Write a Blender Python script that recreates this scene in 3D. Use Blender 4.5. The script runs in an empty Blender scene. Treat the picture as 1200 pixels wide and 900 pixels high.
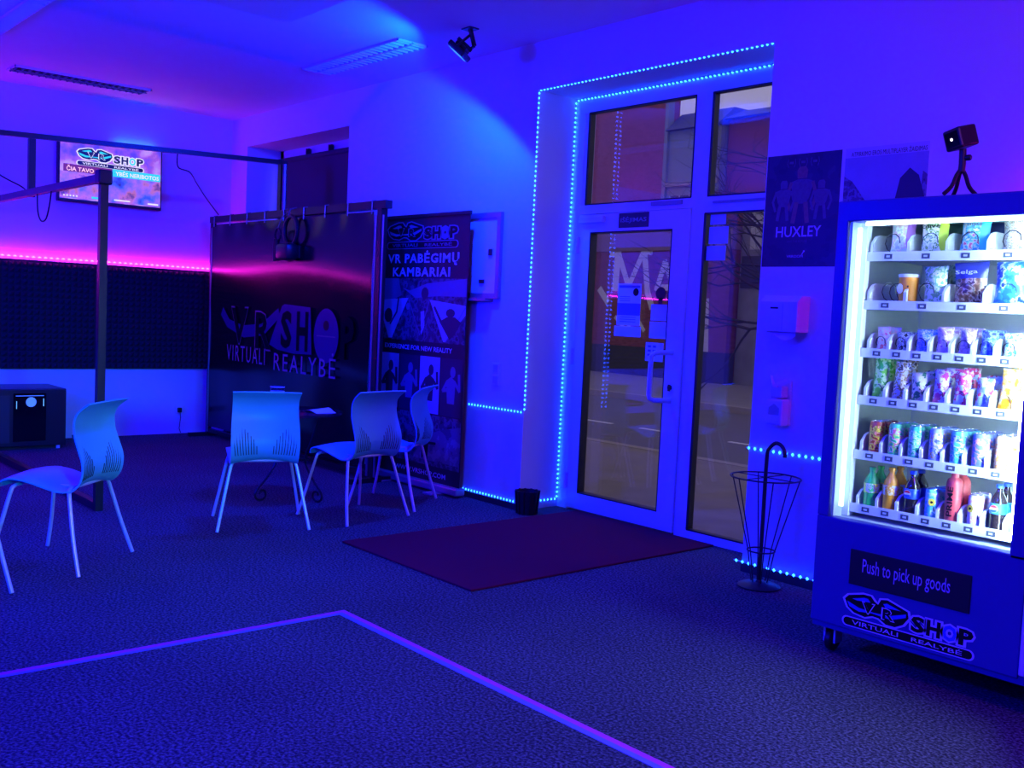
import bpy, bmesh, math, random
from mathutils import Vector, Matrix
random.seed(7)
PI = math.pi
S = bpy.context.scene
COL = S.collection

# ------------------------------------------------------------------ camera, world, lights, exposure
def rvec(yaw, pitch, roll):
    f = Vector((-math.sin(yaw)*math.cos(pitch), math.cos(yaw)*math.cos(pitch), -math.sin(pitch)))
    r0 = Vector((math.cos(yaw), math.sin(yaw), 0)); u0 = r0.cross(f)
    return math.cos(roll)*r0+math.sin(roll)*u0, -math.sin(roll)*r0+math.cos(roll)*u0, f
R_, U_, F_ = rvec(0.853877, 0.0698414, 0.0465269)
cd = bpy.data.cameras.new('camera'); cam = bpy.data.objects.new('camera', cd); COL.objects.link(cam)
cd.sensor_fit = 'HORIZONTAL'; cd.sensor_width = 36; cd.lens = 36*1178.28/1200
cd.clip_start = .05; cd.clip_end = 300
mw = Matrix((R_, U_, -F_)).transposed().to_4x4(); mw.translation = Vector((10.4398, -4.90384, 1.45))
cam.matrix_world = mw
S.camera = cam

S.view_settings.view_transform = 'Standard'; S.view_settings.look = 'None'
S.view_settings.exposure = 0.0; S.view_settings.gamma = 1.0; S.view_settings.use_curve_mapping = False
S.cycles.max_bounces = 8; S.cycles.diffuse_bounces = 4; S.cycles.glossy_bounces = 4
S.cycles.transparent_max_bounces = 16; S.cycles.sample_clamp_indirect = 6
S.cycles.caustics_reflective = False; S.cycles.caustics_refractive = False
S.cycles.use_denoising = True

W = bpy.data.worlds.new('dusk_sky'); S.world = W; W.use_nodes = True
bg = W.node_tree.nodes['Background']; bg.inputs[0].default_value = (.66, .58, .86, 1); bg.inputs[1].default_value = .62

def lamp(name, kind, loc, energy, color, target=None, **kw):
    d = bpy.data.lights.new(name, kind); d.energy = energy; d.color = color
    for k, v in kw.items(): setattr(d, k, v)
    o = bpy.data.objects.new(name, d); COL.objects.link(o); o.location = loc
    if target is not None:
        o.rotation_euler = (Vector(target)-Vector(loc)).to_track_quat('-Z', 'Y').to_euler()
    return o
BLUE = (.0, .0015, 1.0)
lamp('blue_flood_room', 'AREA', (8.3, -5.6, 3.2), 560, BLUE, (8.0, -5.0, 0), size=.9)
lamp('blue_flood_left', 'AREA', (4.4, -6.9, 2.3), 620, BLUE, (.6, -1.2, 2.7), size=.9)
lamp('violet_flood_front', 'AREA', (10.9, -1.9, 2.7), 17, (.75, .13, 1.0), (8.6, -2.2, .4), size=.5)
lamp('added_cyan_chair_fill', 'SPOT', (12.2, -3.6, 1.9), 1050, (.0, .30, .75), (4.7, -2.75, .62), spot_size=math.radians(23), spot_blend=.8, shadow_soft_size=.25)  # added unseen spot, aimed to brighten the chair backs with cyan
lamp('blue_flood_front', 'AREA', (11.6, -2.8, 3.3), 110, BLUE, (9.5, -3.0, 0), size=.9)

# ------------------------------------------------------------------ materials
MATS = {}
def M(name, col, rough=.5, metal=0., var=.08, scale=40., bump=0., emis=None, es=0., spec=.5, col2=None, coat=0.):
    if name in MATS: return MATS[name]
    m = bpy.data.materials.new(name); m.use_nodes = True; nt = m.node_tree; N = nt.nodes
    b = N['Principled BSDF']
    tc = N.new('ShaderNodeTexCoord'); nz = N.new('ShaderNodeTexNoise'); nz.inputs['Scale'].default_value = scale
    nz.inputs['Detail'].default_value = 3
    nt.links.new(tc.outputs['Object'], nz.inputs['Vector'])
    mx = N.new('ShaderNodeMix'); mx.data_type = 'RGBA'
    c2 = col2 if col2 else tuple(min(1, c*(1-var)) for c in col)
    mx.inputs[6].default_value = (*col, 1); mx.inputs[7].default_value = (*c2, 1)
    nt.links.new(nz.outputs['Fac'], mx.inputs[0]); nt.links.new(mx.outputs[2], b.inputs['Base Color'])
    b.inputs['Roughness'].default_value = rough; b.inputs['Metallic'].default_value = metal
    b.inputs['Specular IOR Level'].default_value = spec; b.inputs['Coat Weight'].default_value = coat
    if bump:
        bp = N.new('ShaderNodeBump'); bp.inputs['Strength'].default_value = bump; bp.inputs['Distance'].default_value = .01
        nt.links.new(nz.outputs['Fac'], bp.inputs['Height']); nt.links.new(bp.outputs[0], b.inputs['Normal'])
    if emis:
        b.inputs['Emission Color'].default_value = (*emis, 1); b.inputs['Emission Strength'].default_value = es
    MATS[name] = m
    return m
def ramp_mat(name, cols, scale=18., rough=.35, detail=2., kind='noise', emis=0., const=True, lo=.3, hi=.7):
    """printed pattern: a noise cut into the given colours"""
    if name in MATS: return MATS[name]
    m = bpy.data.materials.new(name); m.use_nodes = True; nt = m.node_tree; N = nt.nodes
    b = N['Principled BSDF']; b.inputs['Roughness'].default_value = rough
    tc = N.new('ShaderNodeTexCoord')
    if kind == 'noise':
        nz = N.new('ShaderNodeTexNoise'); nz.inputs['Detail'].default_value = detail; out = nz.outputs['Fac']
    else:
        nz = N.new('ShaderNodeTexVoronoi'); out = nz.outputs['Distance']
    nz.inputs['Scale'].default_value = scale
    nt.links.new(tc.outputs['Object'], nz.inputs['Vector'])
    r = N.new('ShaderNodeValToRGB'); r.color_ramp.interpolation = 'CONSTANT' if const else 'LINEAR'
    el = r.color_ramp.elements
    n = len(cols)
    while len(el) < n: el.new(.5)
    for i, c in enumerate(cols):
        el[i].position = 0 if (i == 0 and const) else lo+(hi-lo)*i/max(1, n-(0 if const else 1)); el[i].color = (*c, 1)
    nt.links.new(out, r.inputs[0]); nt.links.new(r.outputs[0], b.inputs['Base Color'])
    if emis:
        nt.links.new(r.outputs[0], b.inputs['Emission Color']); b.inputs['Emission Strength'].default_value = emis
    MATS[name] = m
    return m
def glass_mat(name, tint=(1, 1, 1), ior=1.52, rough=0.):
    m = bpy.data.materials.new(name); m.use_nodes = True; nt = m.node_tree; N = nt.nodes
    N.remove(N['Principled BSDF'])
    t = N.new('ShaderNodeBsdfTransparent'); g = N.new('ShaderNodeBsdfGlossy'); x = N.new('ShaderNodeMixShader'); f = N.new('ShaderNodeFresnel')
    t.inputs[0].default_value = (*tint, 1); g.inputs['Roughness'].default_value = rough
    ge = N.new('ShaderNodeNewGeometry'); io = N.new('ShaderNodeMix'); io.inputs[2].default_value = ior; io.inputs[3].default_value = 1/ior
    nt.links.new(ge.outputs['Backfacing'], io.inputs[0]); nt.links.new(io.outputs[0], f.inputs['IOR'])
    nt.links.new(f.outputs[0], x.inputs[0]); nt.links.new(t.outputs[0], x.inputs[1]); nt.links.new(g.outputs[0], x.inputs[2])
    nt.links.new(x.outputs[0], N['Material Output'].inputs[0])
    MATS[name] = m
    return m
def brick_mat(name, c1, c2, mortar, scale, rot=None):
    m = bpy.data.materials.new(name); m.use_nodes = True; nt = m.node_tree; N = nt.nodes
    b = N['Principled BSDF']; b.inputs['Roughness'].default_value = .9
    tc = N.new('ShaderNodeTexCoord'); mp = N.new('ShaderNodeMapping'); br = N.new('ShaderNodeTexBrick')
    mp.inputs['Rotation'].default_value = (PI/2, 0, 0)
    br.inputs['Color1'].default_value = (*c1, 1); br.inputs['Color2'].default_value = (*c2, 1); br.inputs['Mortar'].default_value = (*mortar, 1)
    br.inputs['Scale'].default_value = scale; br.inputs['Mortar Size'].default_value = .014
    nt.links.new(tc.outputs['Object'], mp.inputs[0]); nt.links.new(mp.outputs[0], br.inputs['Vector'])
    nt.links.new(br.outputs['Color'], b.inputs['Base Color'])
    MATS[name] = m
    return m

m_wall = M('painted_plaster', (.80, .80, .82), .85, scale=6, var=.05, bump=.02)
m_farwall = M('dark_wall_paint', (.16, .16, .2), .85, scale=6)
m_ceil = M('ceiling_paint', (.78, .78, .8), .9, scale=5, var=.05)
m_frame = M('white_upvc', (.78, .78, .82), .35, var=.03)
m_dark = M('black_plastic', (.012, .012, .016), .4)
m_steel = M('dark_painted_steel', (.016, .016, .022), .38, .3)
m_tube = M('bare_grey_steel', (.22, .22, .27), .35, .7)
m_chrome = M('grey_coated_leg', (.80, .80, .86), .3, .3)
m_white = M('white_plastic', (.78, .79, .82), .4, var=.04)
m_paper = M('paper', (.82, .82, .84), .8, var=.04)
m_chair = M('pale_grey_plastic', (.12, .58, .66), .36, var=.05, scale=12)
m_slot = M('chair_slot_painted_shade', (.03, .05, .06), .6)
m_glass = glass_mat('clear_glass', (.96, .97, .985))
m_vglass = glass_mat('vending_glass', (.97, .98, 1.), 1.3)
m_blade = M('led_tape', (.5, .5, .55), .6)
m_ledb = M('blue_led', (.1, .3, .9), .4, emis=(.007, .075, 1), es=26)
m_ledm = M('magenta_led', (.9, .2, .8), .4, emis=(1.0, .012, .68), es=52)
m_ledm2 = M('magenta_led_right', (.9, .2, .8), .4, emis=(1.0, .005, .66), es=110)
m_mat = M('maroon_mat', (.19, .008, .045), .95, scale=350, var=.4, bump=.3, spec=.08)
m_blackvinyl = None

# carpet
def carpet():
    m = bpy.data.materials.new('grey_speckled_carpet'); m.use_nodes = True; nt = m.node_tree; N = nt.nodes
    b = N['Principled BSDF']; b.inputs['Roughness'].default_value = .95; b.inputs['Specular IOR Level'].default_value = .15
    tc = N.new('ShaderNodeTexCoord')
    n1 = N.new('ShaderNodeTexNoise'); n1.inputs['Scale'].default_value = 85; n1.inputs['Detail'].default_value = 4
    n2 = N.new('ShaderNodeTexNoise'); n2.inputs['Scale'].default_value = 1.3; n2.inputs['Detail'].default_value = 2
    for n in (n1, n2): nt.links.new(tc.outputs['Object'], n.inputs['Vector'])
    r = N.new('ShaderNodeValToRGB'); e = r.color_ramp.elements
    e[0].position = .36; e[0].color = (.02, .021, .026, 1); e[1].position = .66; e[1].color = (.21, .21, .24, 1)
    x = e.new(.5); x.color = (.082, .082, .097, 1)
    nt.links.new(n1.outputs['Fac'], r.inputs[0])
    mx = N.new('ShaderNodeMix'); mx.data_type = 'RGBA'; mx.blend_type = 'MULTIPLY'; mx.inputs[0].default_value = .5
    nt.links.new(r.outputs[0], mx.inputs[6]); nt.links.new(n2.outputs['Fac'], mx.inputs[7])
    nt.links.new(mx.outputs[2], b.inputs['Base Color'])
    bp = N.new('ShaderNodeBump'); bp.inputs['Strength'].default_value = .5; bp.inputs['Distance'].default_value = .01
    nt.links.new(n1.outputs['Fac'], bp.inputs['Height']); nt.links.new(bp.outputs[0], b.inputs['Normal'])
    return m
m_carpet = carpet()

# ------------------------------------------------------------------ mesh builder
class MB:
    def __init__(s): s.v = []; s.f = []; s.mi = []; s.mats = []
    def _m(s, mat):
        if mat is None: return 0
        if mat not in s.mats: s.mats.append(mat)
        return s.mats.index(mat)
    def add(s, vs, fs, mat=None):
        o = len(s.v); s.v += [tuple(x) for x in vs]; i = s._m(mat)
        for f in fs: s.f.append(tuple(k+o for k in f)); s.mi.append(i)
        return s
    def box(s, x0, x1, y0, y1, z0, z1, mat=None):
        vs = [(x, y, z) for z in (z0, z1) for y in (y0, y1) for x in (x0, x1)]
        return s.add(vs, [(0, 2, 3, 1), (4, 5, 7, 6), (0, 1, 5, 4), (2, 6, 7, 3), (0, 4, 6, 2), (1, 3, 7, 5)], mat)
    def bbox(s, x0, x1, y0, y1, z0, z1, r=.01, mat=None):
        """box with all edges chamfered"""
        r = min(r, (x1-x0)*.49, (y1-y0)*.49, (z1-z0)*.49)
        bm = bmesh.new(); bmesh.ops.create_cube(bm, size=1)
        for v in bm.verts: v.co = Vector(((x0+x1)/2+v.co.x*(x1-x0), (y0+y1)/2+v.co.y*(y1-y0), (z0+z1)/2+v.co.z*(z1-z0)))
        bmesh.ops.bevel(bm, geom=bm.edges[:], offset=r, segments=2, profile=.5, affect='EDGES')
        bm.verts.index_update()
        s.add([v.co[:] for v in bm.verts], [[v.index for v in f.verts] for f in bm.faces], mat); bm.free()
        return s
    def tube(s, pts, r, n=8, mat=None, cap=True, radii=None):
        P = [Vector(p) for p in pts]; rings = []
        up = None
        for i, p in enumerate(P):
            t = (P[min(i+1, len(P)-1)]-P[max(i-1, 0)]).normalized()
            if up is None:
                up = Vector((0, 0, 1)) if abs(t.z) < .9 else Vector((1, 0, 0))
            a = t.cross(up).normalized(); b = a.cross(t).normalized(); up = b
            rr = radii[i] if radii else r
            rings.append([p+rr*(math.cos(2*PI*k/n)*a+math.sin(2*PI*k/n)*b) for k in range(n)])
        vs = [v for R in rings for v in R]; fs = []
        for i in range(len(P)-1):
            for k in range(n):
                fs.append((i*n+k, i*n+(k+1) % n, (i+1)*n+(k+1) % n, (i+1)*n+k))
        if cap: fs.append(tuple(range(n))[::-1]); fs.append(tuple((len(P)-1)*n+k for k in range(n)))
        return s.add(vs, fs, mat)
    def sqtube(s, a, b, w, mat=None, w2=None):
        """square section bar from a to b"""
        a = Vector(a); b = Vector(b); t = (b-a).normalized()
        u = Vector((0, 0, 1)) if abs(t.z) < .9 else Vector((1, 0, 0))
        x = t.cross(u).normalized(); y = x.cross(t).normalized(); w2 = w2 or w
        vs = [p+sx*x*w/2+sy*y*w2/2 for p in (a, b) for sx, sy in ((-1, -1), (1, -1), (1, 1), (-1, 1))]
        return s.add(vs, [(3, 2, 1, 0), (4, 5, 6, 7), (0, 1, 5, 4), (1, 2, 6, 5), (2, 3, 7, 6), (3, 0, 4, 7)], mat)
    def lathe(s, prof, c=(0, 0, 0), n=16, mat=None, axis='z'):
        vs = []; fs = []
        for r, z in prof:
            for k in range(n):
                a = 2*PI*k/n; x, y = r*math.cos(a), r*math.sin(a)
                p = {'z': (x, y, z), 'y': (x, z, y), 'x': (z, x, y)}[axis]
                vs.append((c[0]+p[0], c[1]+p[1], c[2]+p[2]))
        for i in range(len(prof)-1):
            for k in range(n):
                q = (i*n+k, i*n+(k+1) % n, (i+1)*n+(k+1) % n, (i+1)*n+k)
                fs.append(q if axis != 'y' else q[::-1])
        fs.append(tuple(range(n))[::-1]); fs.append(tuple((len(prof)-1)*n+k for k in range(n)))
        return s.add(vs, fs, mat)
    def prism(s, pts, axis, a0, a1, mat=None):
        """extruded polygon; axis is the extrusion direction"""
        n = len(pts)
        def P(q, a): return {'x': (a, q[0], q[1]), 'y': (q[0], a, q[1]), 'z': (q[0], q[1], a)}[axis]
        vs = [P(q, a0) for q in pts]+[P(q, a1) for q in pts]
        fs = [tuple(range(n))[::-1], tuple(range(n, 2*n))]+[(i, (i+1) % n, n+(i+1) % n, n+i) for i in range(n)]
        return s.add(vs, fs, mat)
    def xform(s, mat4):
        s.v = [tuple(mat4 @ Vector(v)) for v in s.v]; return s
def obj(name, mb, mat=None, parent=None, smooth=False, loc=None, kind=None, label=None):
    me = bpy.data.meshes.new(name); me.from_pydata(mb.v, [], mb.f)
    if mb.mats:
        for x in mb.mats: me.materials.append(x)
        me.polygons.foreach_set('material_index', mb.mi)
    elif mat: me.materials.append(mat)
    bm = bmesh.new(); bm.from_mesh(me); 
    if smooth is not None: bmesh.ops.recalc_face_normals(bm, faces=bm.faces)
    bm.to_mesh(me); bm.free()
    if smooth:
        me.polygons.foreach_set('use_smooth', [True]*len(me.polygons))
        try: me.set_sharp_from_angle(angle=math.radians(40))
        except Exception: pass
    me.update()
    o = bpy.data.objects.new(name, me); COL.objects.link(o)
    if parent: o.parent = parent
    if loc: o.location = loc
    if kind: o['kind'] = kind
    if label: o['label'] = label
    return o
def thing(name, label, cat, loc=(0, 0, 0), rz=0., group=None):
    o = bpy.data.objects.new(name, None); COL.objects.link(o); o.empty_display_size = .1
    o.location = loc; o.rotation_euler = (0, 0, rz); o['label'] = label; o['category'] = cat
    if group: o['group'] = group
    return o
def tag(o, label, cat, group=None):
    o['label'] = label; o['category'] = cat
    if group: o['group'] = group
    return o
def struct(name, mb, mat, parent=None, label=None):
    o = obj(name, mb, mat, parent)
    o['kind'] = 'structure'
    if label: o['label'] = label
    return o
def dup(root, label=None, loc=None, rz=None, group=None):
    def cp(o, par):
        c = o.copy(); COL.objects.link(c)
        if par: c.parent = par
        for ch in o.children: cp(ch, c)
        return c
    r = cp(root, None)
    if loc is not None: r.location = loc
    if rz is not None: r.rotation_euler = (0, 0, rz)
    if label: r['label'] = label
    if group: r['group'] = group
    return r

# ------------------------------------------------------------------ flat graphics
_tc = {}
def text_geo(t, bold=0., space=1.):
    k = (t, bold, space)
    if k in _tc: return _tc[k]
    c = bpy.data.curves.new('lettering', 'FONT'); c.body = t; c.size = 1; c.offset = bold; c.resolution_u = 2; c.space_character = space
    o = bpy.data.objects.new('lettering', c); COL.objects.link(o)
    dg = bpy.context.evaluated_depsgraph_get(); dg.update()
    me = bpy.data.meshes.new_from_object(o.evaluated_get(dg))
    vs = [v.co.to_2d() for v in me.vertices]; fs = [tuple(p.vertices) for p in me.polygons]
    bpy.data.objects.remove(o); bpy.data.curves.remove(c); bpy.data.meshes.remove(me)
    if not vs: vs = [Vector((0, 0))]*3; fs = [(0, 1, 2)]
    x0 = min(v.x for v in vs); x1 = max(v.x for v in vs); y0 = min(v.y for v in vs); y1 = max(v.y for v in vs)
    _tc[k] = ([((v.x-x0)/(x1-x0+1e-9), (v.y-y0)/(y1-y0+1e-9)) for v in vs], fs)
    return _tc[k]
class Board:
    """a printed face: origin o, u to the reader's right, v up; layers sit a hair in front of one another"""
    def __init__(s, o, u, v, step=.0008, start=.0012):
        s.o = Vector(o); s.u = Vector(u); s.v = Vector(v); s.n = s.u.cross(s.v); s.step = step; s.start = start; s.mb = MB(); s.k = 0
    def P(s, x, y, l): return s.o+s.u*x+s.v*y+s.n*(s.start+s.step*l+s.k*6e-6)
    def poly(s, pts, mat, l=0):
        s.k += 1
        s.mb.add([s.P(x, y, l) for x, y in pts], [tuple(range(len(pts)))], mat); return s
    def rect(s, x0, y0, x1, y1, mat, l=0): return s.poly([(x0, y0), (x1, y0), (x1, y1), (x0, y1)], mat, l)
    def disc(s, x, y, rx, ry, mat, l=0, n=20):
        return s.poly([(x+rx*math.cos(2*PI*k/n), y+ry*math.sin(2*PI*k/n)) for k in range(n)], mat, l)
    def pill(s, x0, y0, x1, y1, mat, l=0):
        r = (y1-y0)/2; cy = (y0+y1)/2
        pts = [(x0+r+r*math.cos(a), cy+r*math.sin(a)) for a in [PI/2+PI*k/8 for k in range(9)]]
        pts += [(x1-r+r*math.cos(a), cy+r*math.sin(a)) for a in [-PI/2+PI*k/8 for k in range(9)]]
        return s.poly(pts, mat, l)
    def text(s, t, x0, y0, x1, y1, mat, l=1, bold=0., space=1.):
        vs, fs = text_geo(t, bold, space)
        s.mb.add([s.P(x0+(x1-x0)*a, y0+(y1-y0)*b, l) for a, b in vs], fs, mat); return s
    def line(s, pts, w, mat, l=1):
        for (ax, ay), (bx, by) in zip(pts, pts[1:]):
            d = Vector((bx-ax, by-ay)); d = d.normalized() if d.length else Vector((1, 0)); n = Vector((-d.y, d.x))*w/2; e = d*w*.3
            s.poly([(ax-e.x+n.x, ay-e.y+n.y), (ax-e.x-n.x, ay-e.y-n.y), (bx+e.x-n.x, by+e.y-n.y), (bx+e.x+n.x, by+e.y+n.y)], mat, l)
        return s
    def done(s, name, parent, label=None):
        o = obj(name, s.mb, None, parent, smooth=None, label=label); s.mb = MB(); return o
def offset_poly(pts, d):
    n = len(pts); out = []
    area = sum(pts[i][0]*pts[(i+1) % n][1]-pts[(i+1) % n][0]*pts[i][1] for i in range(n))
    sg = 1 if area > 0 else -1
    for i in range(n):
        a = Vector(pts[i-1]); b = Vector(pts[i]); c = Vector(pts[(i+1) % n])
        e1 = (b-a).normalized(); e2 = (c-b).normalized()
        nn = (Vector((e1.y, -e1.x))+Vector((e2.y, -e2.x)))
        nn = nn.normalized() if nn.length > 1e-6 else Vector((e1.y, -e1.x))
        out.append((b.x+sg*d*nn.x, b.y+sg*d*nn.y))
    return out
def logo(B, x, y, w, rim, fill, acc, letters, l=1, h=None):
    """goggles + SHOP over a pill reading VIRTUALI REALYBE"""
    k = w/100; hk = (h/42) if h else k
    T = lambda pts: [(x+a*k, y+b*hk) for a, b in pts]
    gog = [(0, 31), (3, 36), (15, 41), (21, 41), (24, 36), (27, 33.5), (29, 40), (34, 41.5), (50, 34), (51, 27), (47, 18), (41, 13), (34, 13), (28, 18), (23, 18.5), (17, 15), (8, 17), (3, 22)]
    B.poly(T(offset_poly(gog, 2.0)), rim, l)
    B.poly(T(gog), fill, l+1)
    B.poly(T([(6, 33), (16, 37.5), (19, 37.2), (21, 33.5), (10, 32)]), acc, l+2)
    B.poly(T([(31, 36), (34, 37.6), (45, 33), (33, 32)]), acc, l+2)
    B.poly(T([(2, 29), (12, 24), (24, 23), (36, 24), (49, 31), (49, 27), (38, 20), (28, 21), (23, 21.5), (12, 19.5), (4, 23)]), acc, l+2)
    B.text('V', x+14*k, y+19*hk, x+25*k, y+33*hk, rim, l+3, .03); B.text('V', x+15.2*k, y+20.4*hk, x+23.8*k, y+32*hk, letters, l+4, .02)
    B.text('R', x+30*k, y+18*hk, x+41*k, y+32*hk, rim, l+3, .03); B.text('R', x+31.2*k, y+19*hk, x+39.8*k, y+31*hk, letters, l+4, .02)
    for i, c in enumerate('SHOP'):
        a0 = 53+i*11.6; mat = acc if c == 'O' else letters
        B.text(c, x+(a0-1.7)*k, y+12*hk, x+(a0+11.9)*k, y+34*hk, rim, l+1, .15)
        B.text(c, x+a0*k, y+14*hk, x+(a0+10.2)*k, y+32*hk, mat, l+2, .04)
    B.pill(x-1.5*k, y-.8*hk, x+99.5*k, y+11.2*hk, rim, l)
    B.pill(x, y+.6*hk, x+98*k, y+9.8*hk, fill, l+1)
    B.text('VIRTUALI', x+7*k, y+2.6*hk, x+44*k, y+7.8*hk, rim if fill == letters else acc, l+2, .01)
    B.text('REALYBĖ', x+54*k, y+2.6*hk, x+91*k, y+8.6*hk, rim if fill == letters else acc, l+2, .01)

# ------------------------------------------------------------------ setting
X1, Y0 = 13.0, -8.2
struct('floor', MB().box(-.3, X1, Y0, .46, -.1, 0), m_carpet)
struct('ceiling', MB().box(-.3, X1, Y0, .5, 3.4, 3.55), m_ceil)
struct('wall_left', MB().box(-.3, 0, Y0, .5, 0, 3.4), m_wall, label='far end wall behind the television')
struct('wall_front', MB().box(X1, X1+.2, Y0, .5, 0, 3.4), m_farwall)
struct('wall_back', MB().box(-.3, X1, Y0-.2, Y0, 0, 3.4), m_farwall)
w = MB()
DX0, DX1, DZ = 4.955, 6.952, 3.06
WX0, WX1, WZ0, WZ1 = .368, 2.404, 1.0, 3.085
w.box(0, WX0, 0, .55, 0, 3.4).box(WX0, WX1, 0, .55, 0, WZ0).box(WX0, WX1, 0, .55, WZ1, 3.4).box(WX1, DX0, 0, .55, 0, 3.4)
w.box(DX0, DX1, 0, .55, DZ, 3.4).box(DX1, X1, 0, .55, 0, 3.4)
struct('wall_right', w, m_wall, label='long wall with the glazed entrance')
struct('ceiling', MB().box(4.42, X1, Y0, -1.72, 3.25, 3.4), m_ceil, label='lowered ceiling panel over the room centre')
m_base = M('dark_skirting', (.03, .03, .035), .5)
struct('baseboard_right', MB().box(DX1+.0, X1, -.012, 0, 0, .05).box(0, DX0, -.012, 0, 0, .045), m_base)

# window in the far part of the long wall
wf = MB(); y0, y1 = .39, .45
wf.box(WX0, WX0+.07, y0, y1, WZ0, WZ1).box(WX1-.07, WX1, y0, y1, WZ0, WZ1).box(WX0, WX1, y0, y1, WZ0, WZ0+.07).box(WX0, WX1, y0, y1, WZ1-.10, WZ1)
wo = struct('window_1', wf, m_frame)
wp = struct('window_pane', MB().box(WX0+.07, WX1-.07, .42, .425, WZ0+.07, WZ1-.1), m_glass, wo)
m_blind = M('dark_blackout_blind', (.05, .05, .07), .8)
bl = thing('roller_blind', 'dark blackout blind pulled down over the recessed window', 'blind', (1.38, .34, 2.95))
obj('blind_fabric', MB().box(-.93, .99, -.004, .004, -1.9, .0), m_blind, bl)
obj('blind_roller', MB().tube([(-.95, .0, .015), (.99, .0, .015)], .028, 10), m_blind, bl, True)
for bx in (-.35, .1, .55):
    obj('bracket', MB().box(bx-.008, bx+.008, -.01, .045, .0, .10).tube([(bx+.05+.05*math.cos(a), -.01, .06+.035*math.sin(a)) for a in [PI*k/6 for k in range(7)]], .005, 5), m_dark, bl)

# entrance: white plastic frame, door leaf, side light and two transom lights
YF, YB = .39, .46
fr = MB()
fr.box(DX0, 5.055, YF, YB, 0, DZ).box(6.865, DX1, YF, YB, 0, DZ).box(5.055, 6.865, YF, YB, 2.945, DZ)
fr.box(5.055, 6.865, YF, YB, 2.206, 2.275).box(6.105, 6.21, YF, YB, 0, 2.206).box(6.21, 6.865, YF, YB, 0, .06).box(6.21, 6.865, YF, YB, 2.165, 2.206).box(6.089, 6.225, YF, YB, 2.275, 2.945)
fr.box(5.055, 5.093, YF+.005, YB, 2.275, 2.945)
door = struct('door_1', fr, m_frame, label='white framed glazed entrance with side light and transom windows')
lf = MB(); lf.bbox(5.058, 5.175, .375, .445, .015, 2.2, .004).bbox(5.955, 6.10, .375, .445, .015, 2.2, .004).bbox(5.17, 5.96, .375, .445, .015, .137, .004).bbox(5.17, 5.96, .375, .445, 2.07, 2.2, .004)
leaf = obj('door_leaf', lf, m_frame, door)
gk = MB()
for (a, b, c, d) in ((5.175, 5.955, .137, 2.07),):
    gk.box(a-.004, a+.008, .376, .444, c, d).box(b-.008, b+.004, .376, .444, c, d).box(a, b, .376, .444, c-.004, c+.008).box(a, b, .376, .444, d-.008, d+.004)
obj('glazing_seal', gk, m_dark, leaf)
obj('door_glass', MB().box(5.175, 5.955, .412, .417, .137, 2.07).box(5.175, 5.955, .433, .438, .137, 2.07), m_glass, leaf)
hb = MB().tube([(6.02, .375, 1.235), (6.0, .30, 1.235), (5.975, .25, 1.232), (5.958, .232, 1.21), (5.955, .232, 1.1), (5.955, .232, .95), (5.958, .236, .925), (5.975, .26, .912), (6.0, .31, .91), (6.02, .375, .91)], .017, 10)
obj('pull_handle', hb, M('white_handle', (.8, .8, .84), .3), leaf, True)
obj('lock_cylinder', MB().lathe([(.017, -.012), (.017, .0)], (6.015, .375, 1.0), 12, axis='y').box(6.005, 6.025, .36, .364, .975, 1.02), m_dark, leaf)
for hz in (.22, 1.15, 1.98):
    obj('hinge', MB().tube([(5.06, .365, hz-.06), (5.06, .365, hz+.06)], .013, 8), m_frame, leaf, True)
obj('sidelight_glass', MB().box(6.21, 6.865, .412, .417, .06, 2.165).box(6.21, 6.865, .433, .438, .06, 2.165), m_glass, door)
obj('transom_glass', MB().box(5.093, 6.089, .412, .417, 2.275, 2.945).box(5.093, 6.089, .433, .438, 2.275, 2.945), m_glass, door)
obj('transom_glass', MB().box(6.225, 6.865, .412, .417, 2.275, 2.945).box(6.225, 6.865, .433, .438, 2.275, 2.945), m_glass, door)
sl = MB()
for (a, b, c, d) in ((6.21, 6.865, .06, 2.165), (5.093, 6.089, 2.275, 2.945), (6.225, 6.865, 2.275, 2.945)):
    sl.box(a-.003, a+.016, YF-.001, .44, c, d).box(b-.008, b+.004, YF-.001, .44, c, d).box(a, b, YF-.001, .44, c-.004, c+.006).box(a, b, YF-.001, .44, d-.006, d+.004)
obj('frame_seal', sl, m_dark, door)
cl = MB().bbox(5.09, 5.33, .335, .375, 2.135, 2.185, .006)
obj('door_closer', cl, m_frame, leaf)
obj('transom_latch', MB().box(5.75, 6.02, .375, .39, 2.235, 2.262).box(6.28, 6.80, .376, .39, 2.225, 2.24), M('grey_latch', (.3, .3, .36), .4), door)

# ------------------------------------------------------------------ outside the door
m_pave = M('grey_pavement', (.30, .25, .25), .95, scale=3, var=.35, bump=.05)
m_road = M('asphalt', (.17, .15, .165), .9, scale=2.2, var=.3, bump=.05)
m_kerb = M('kerb_stone', (.34, .29, .29), .9, scale=8)
struct('pavement', MB().box(-30, 22, .46, 3.60, -.2, -.005), m_pave, label='near pavement outside the entrance')
struct('kerb', MB().box(-30, 22, 3.60, 3.76, -.2, 0.0), m_kerb, label='near kerb along the road')
struct('road', MB().box(-40, 22, 3.76, 9.4, -.3, -.09), m_road)
struct('kerb', MB().box(-40, 22, 9.4, 9.55, -.3, .02), m_kerb, label='far kerb across the road')
struct('pavement', MB().box(-40, 22, 9.55, 20, -.3, .015), M('far_pavement', (.27, .24, .24), .95, scale=2, var=.3), label='far pavement across the road')
m_line = M('road_paint', (.75, .72, .7), .8)
for k in range(-8, 10):
    xx = -.62+k*1.55
    struct('lane_mark', MB().box(xx, xx+1.0, 5.80, 5.88, -.09, -.084), m_line)
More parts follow.
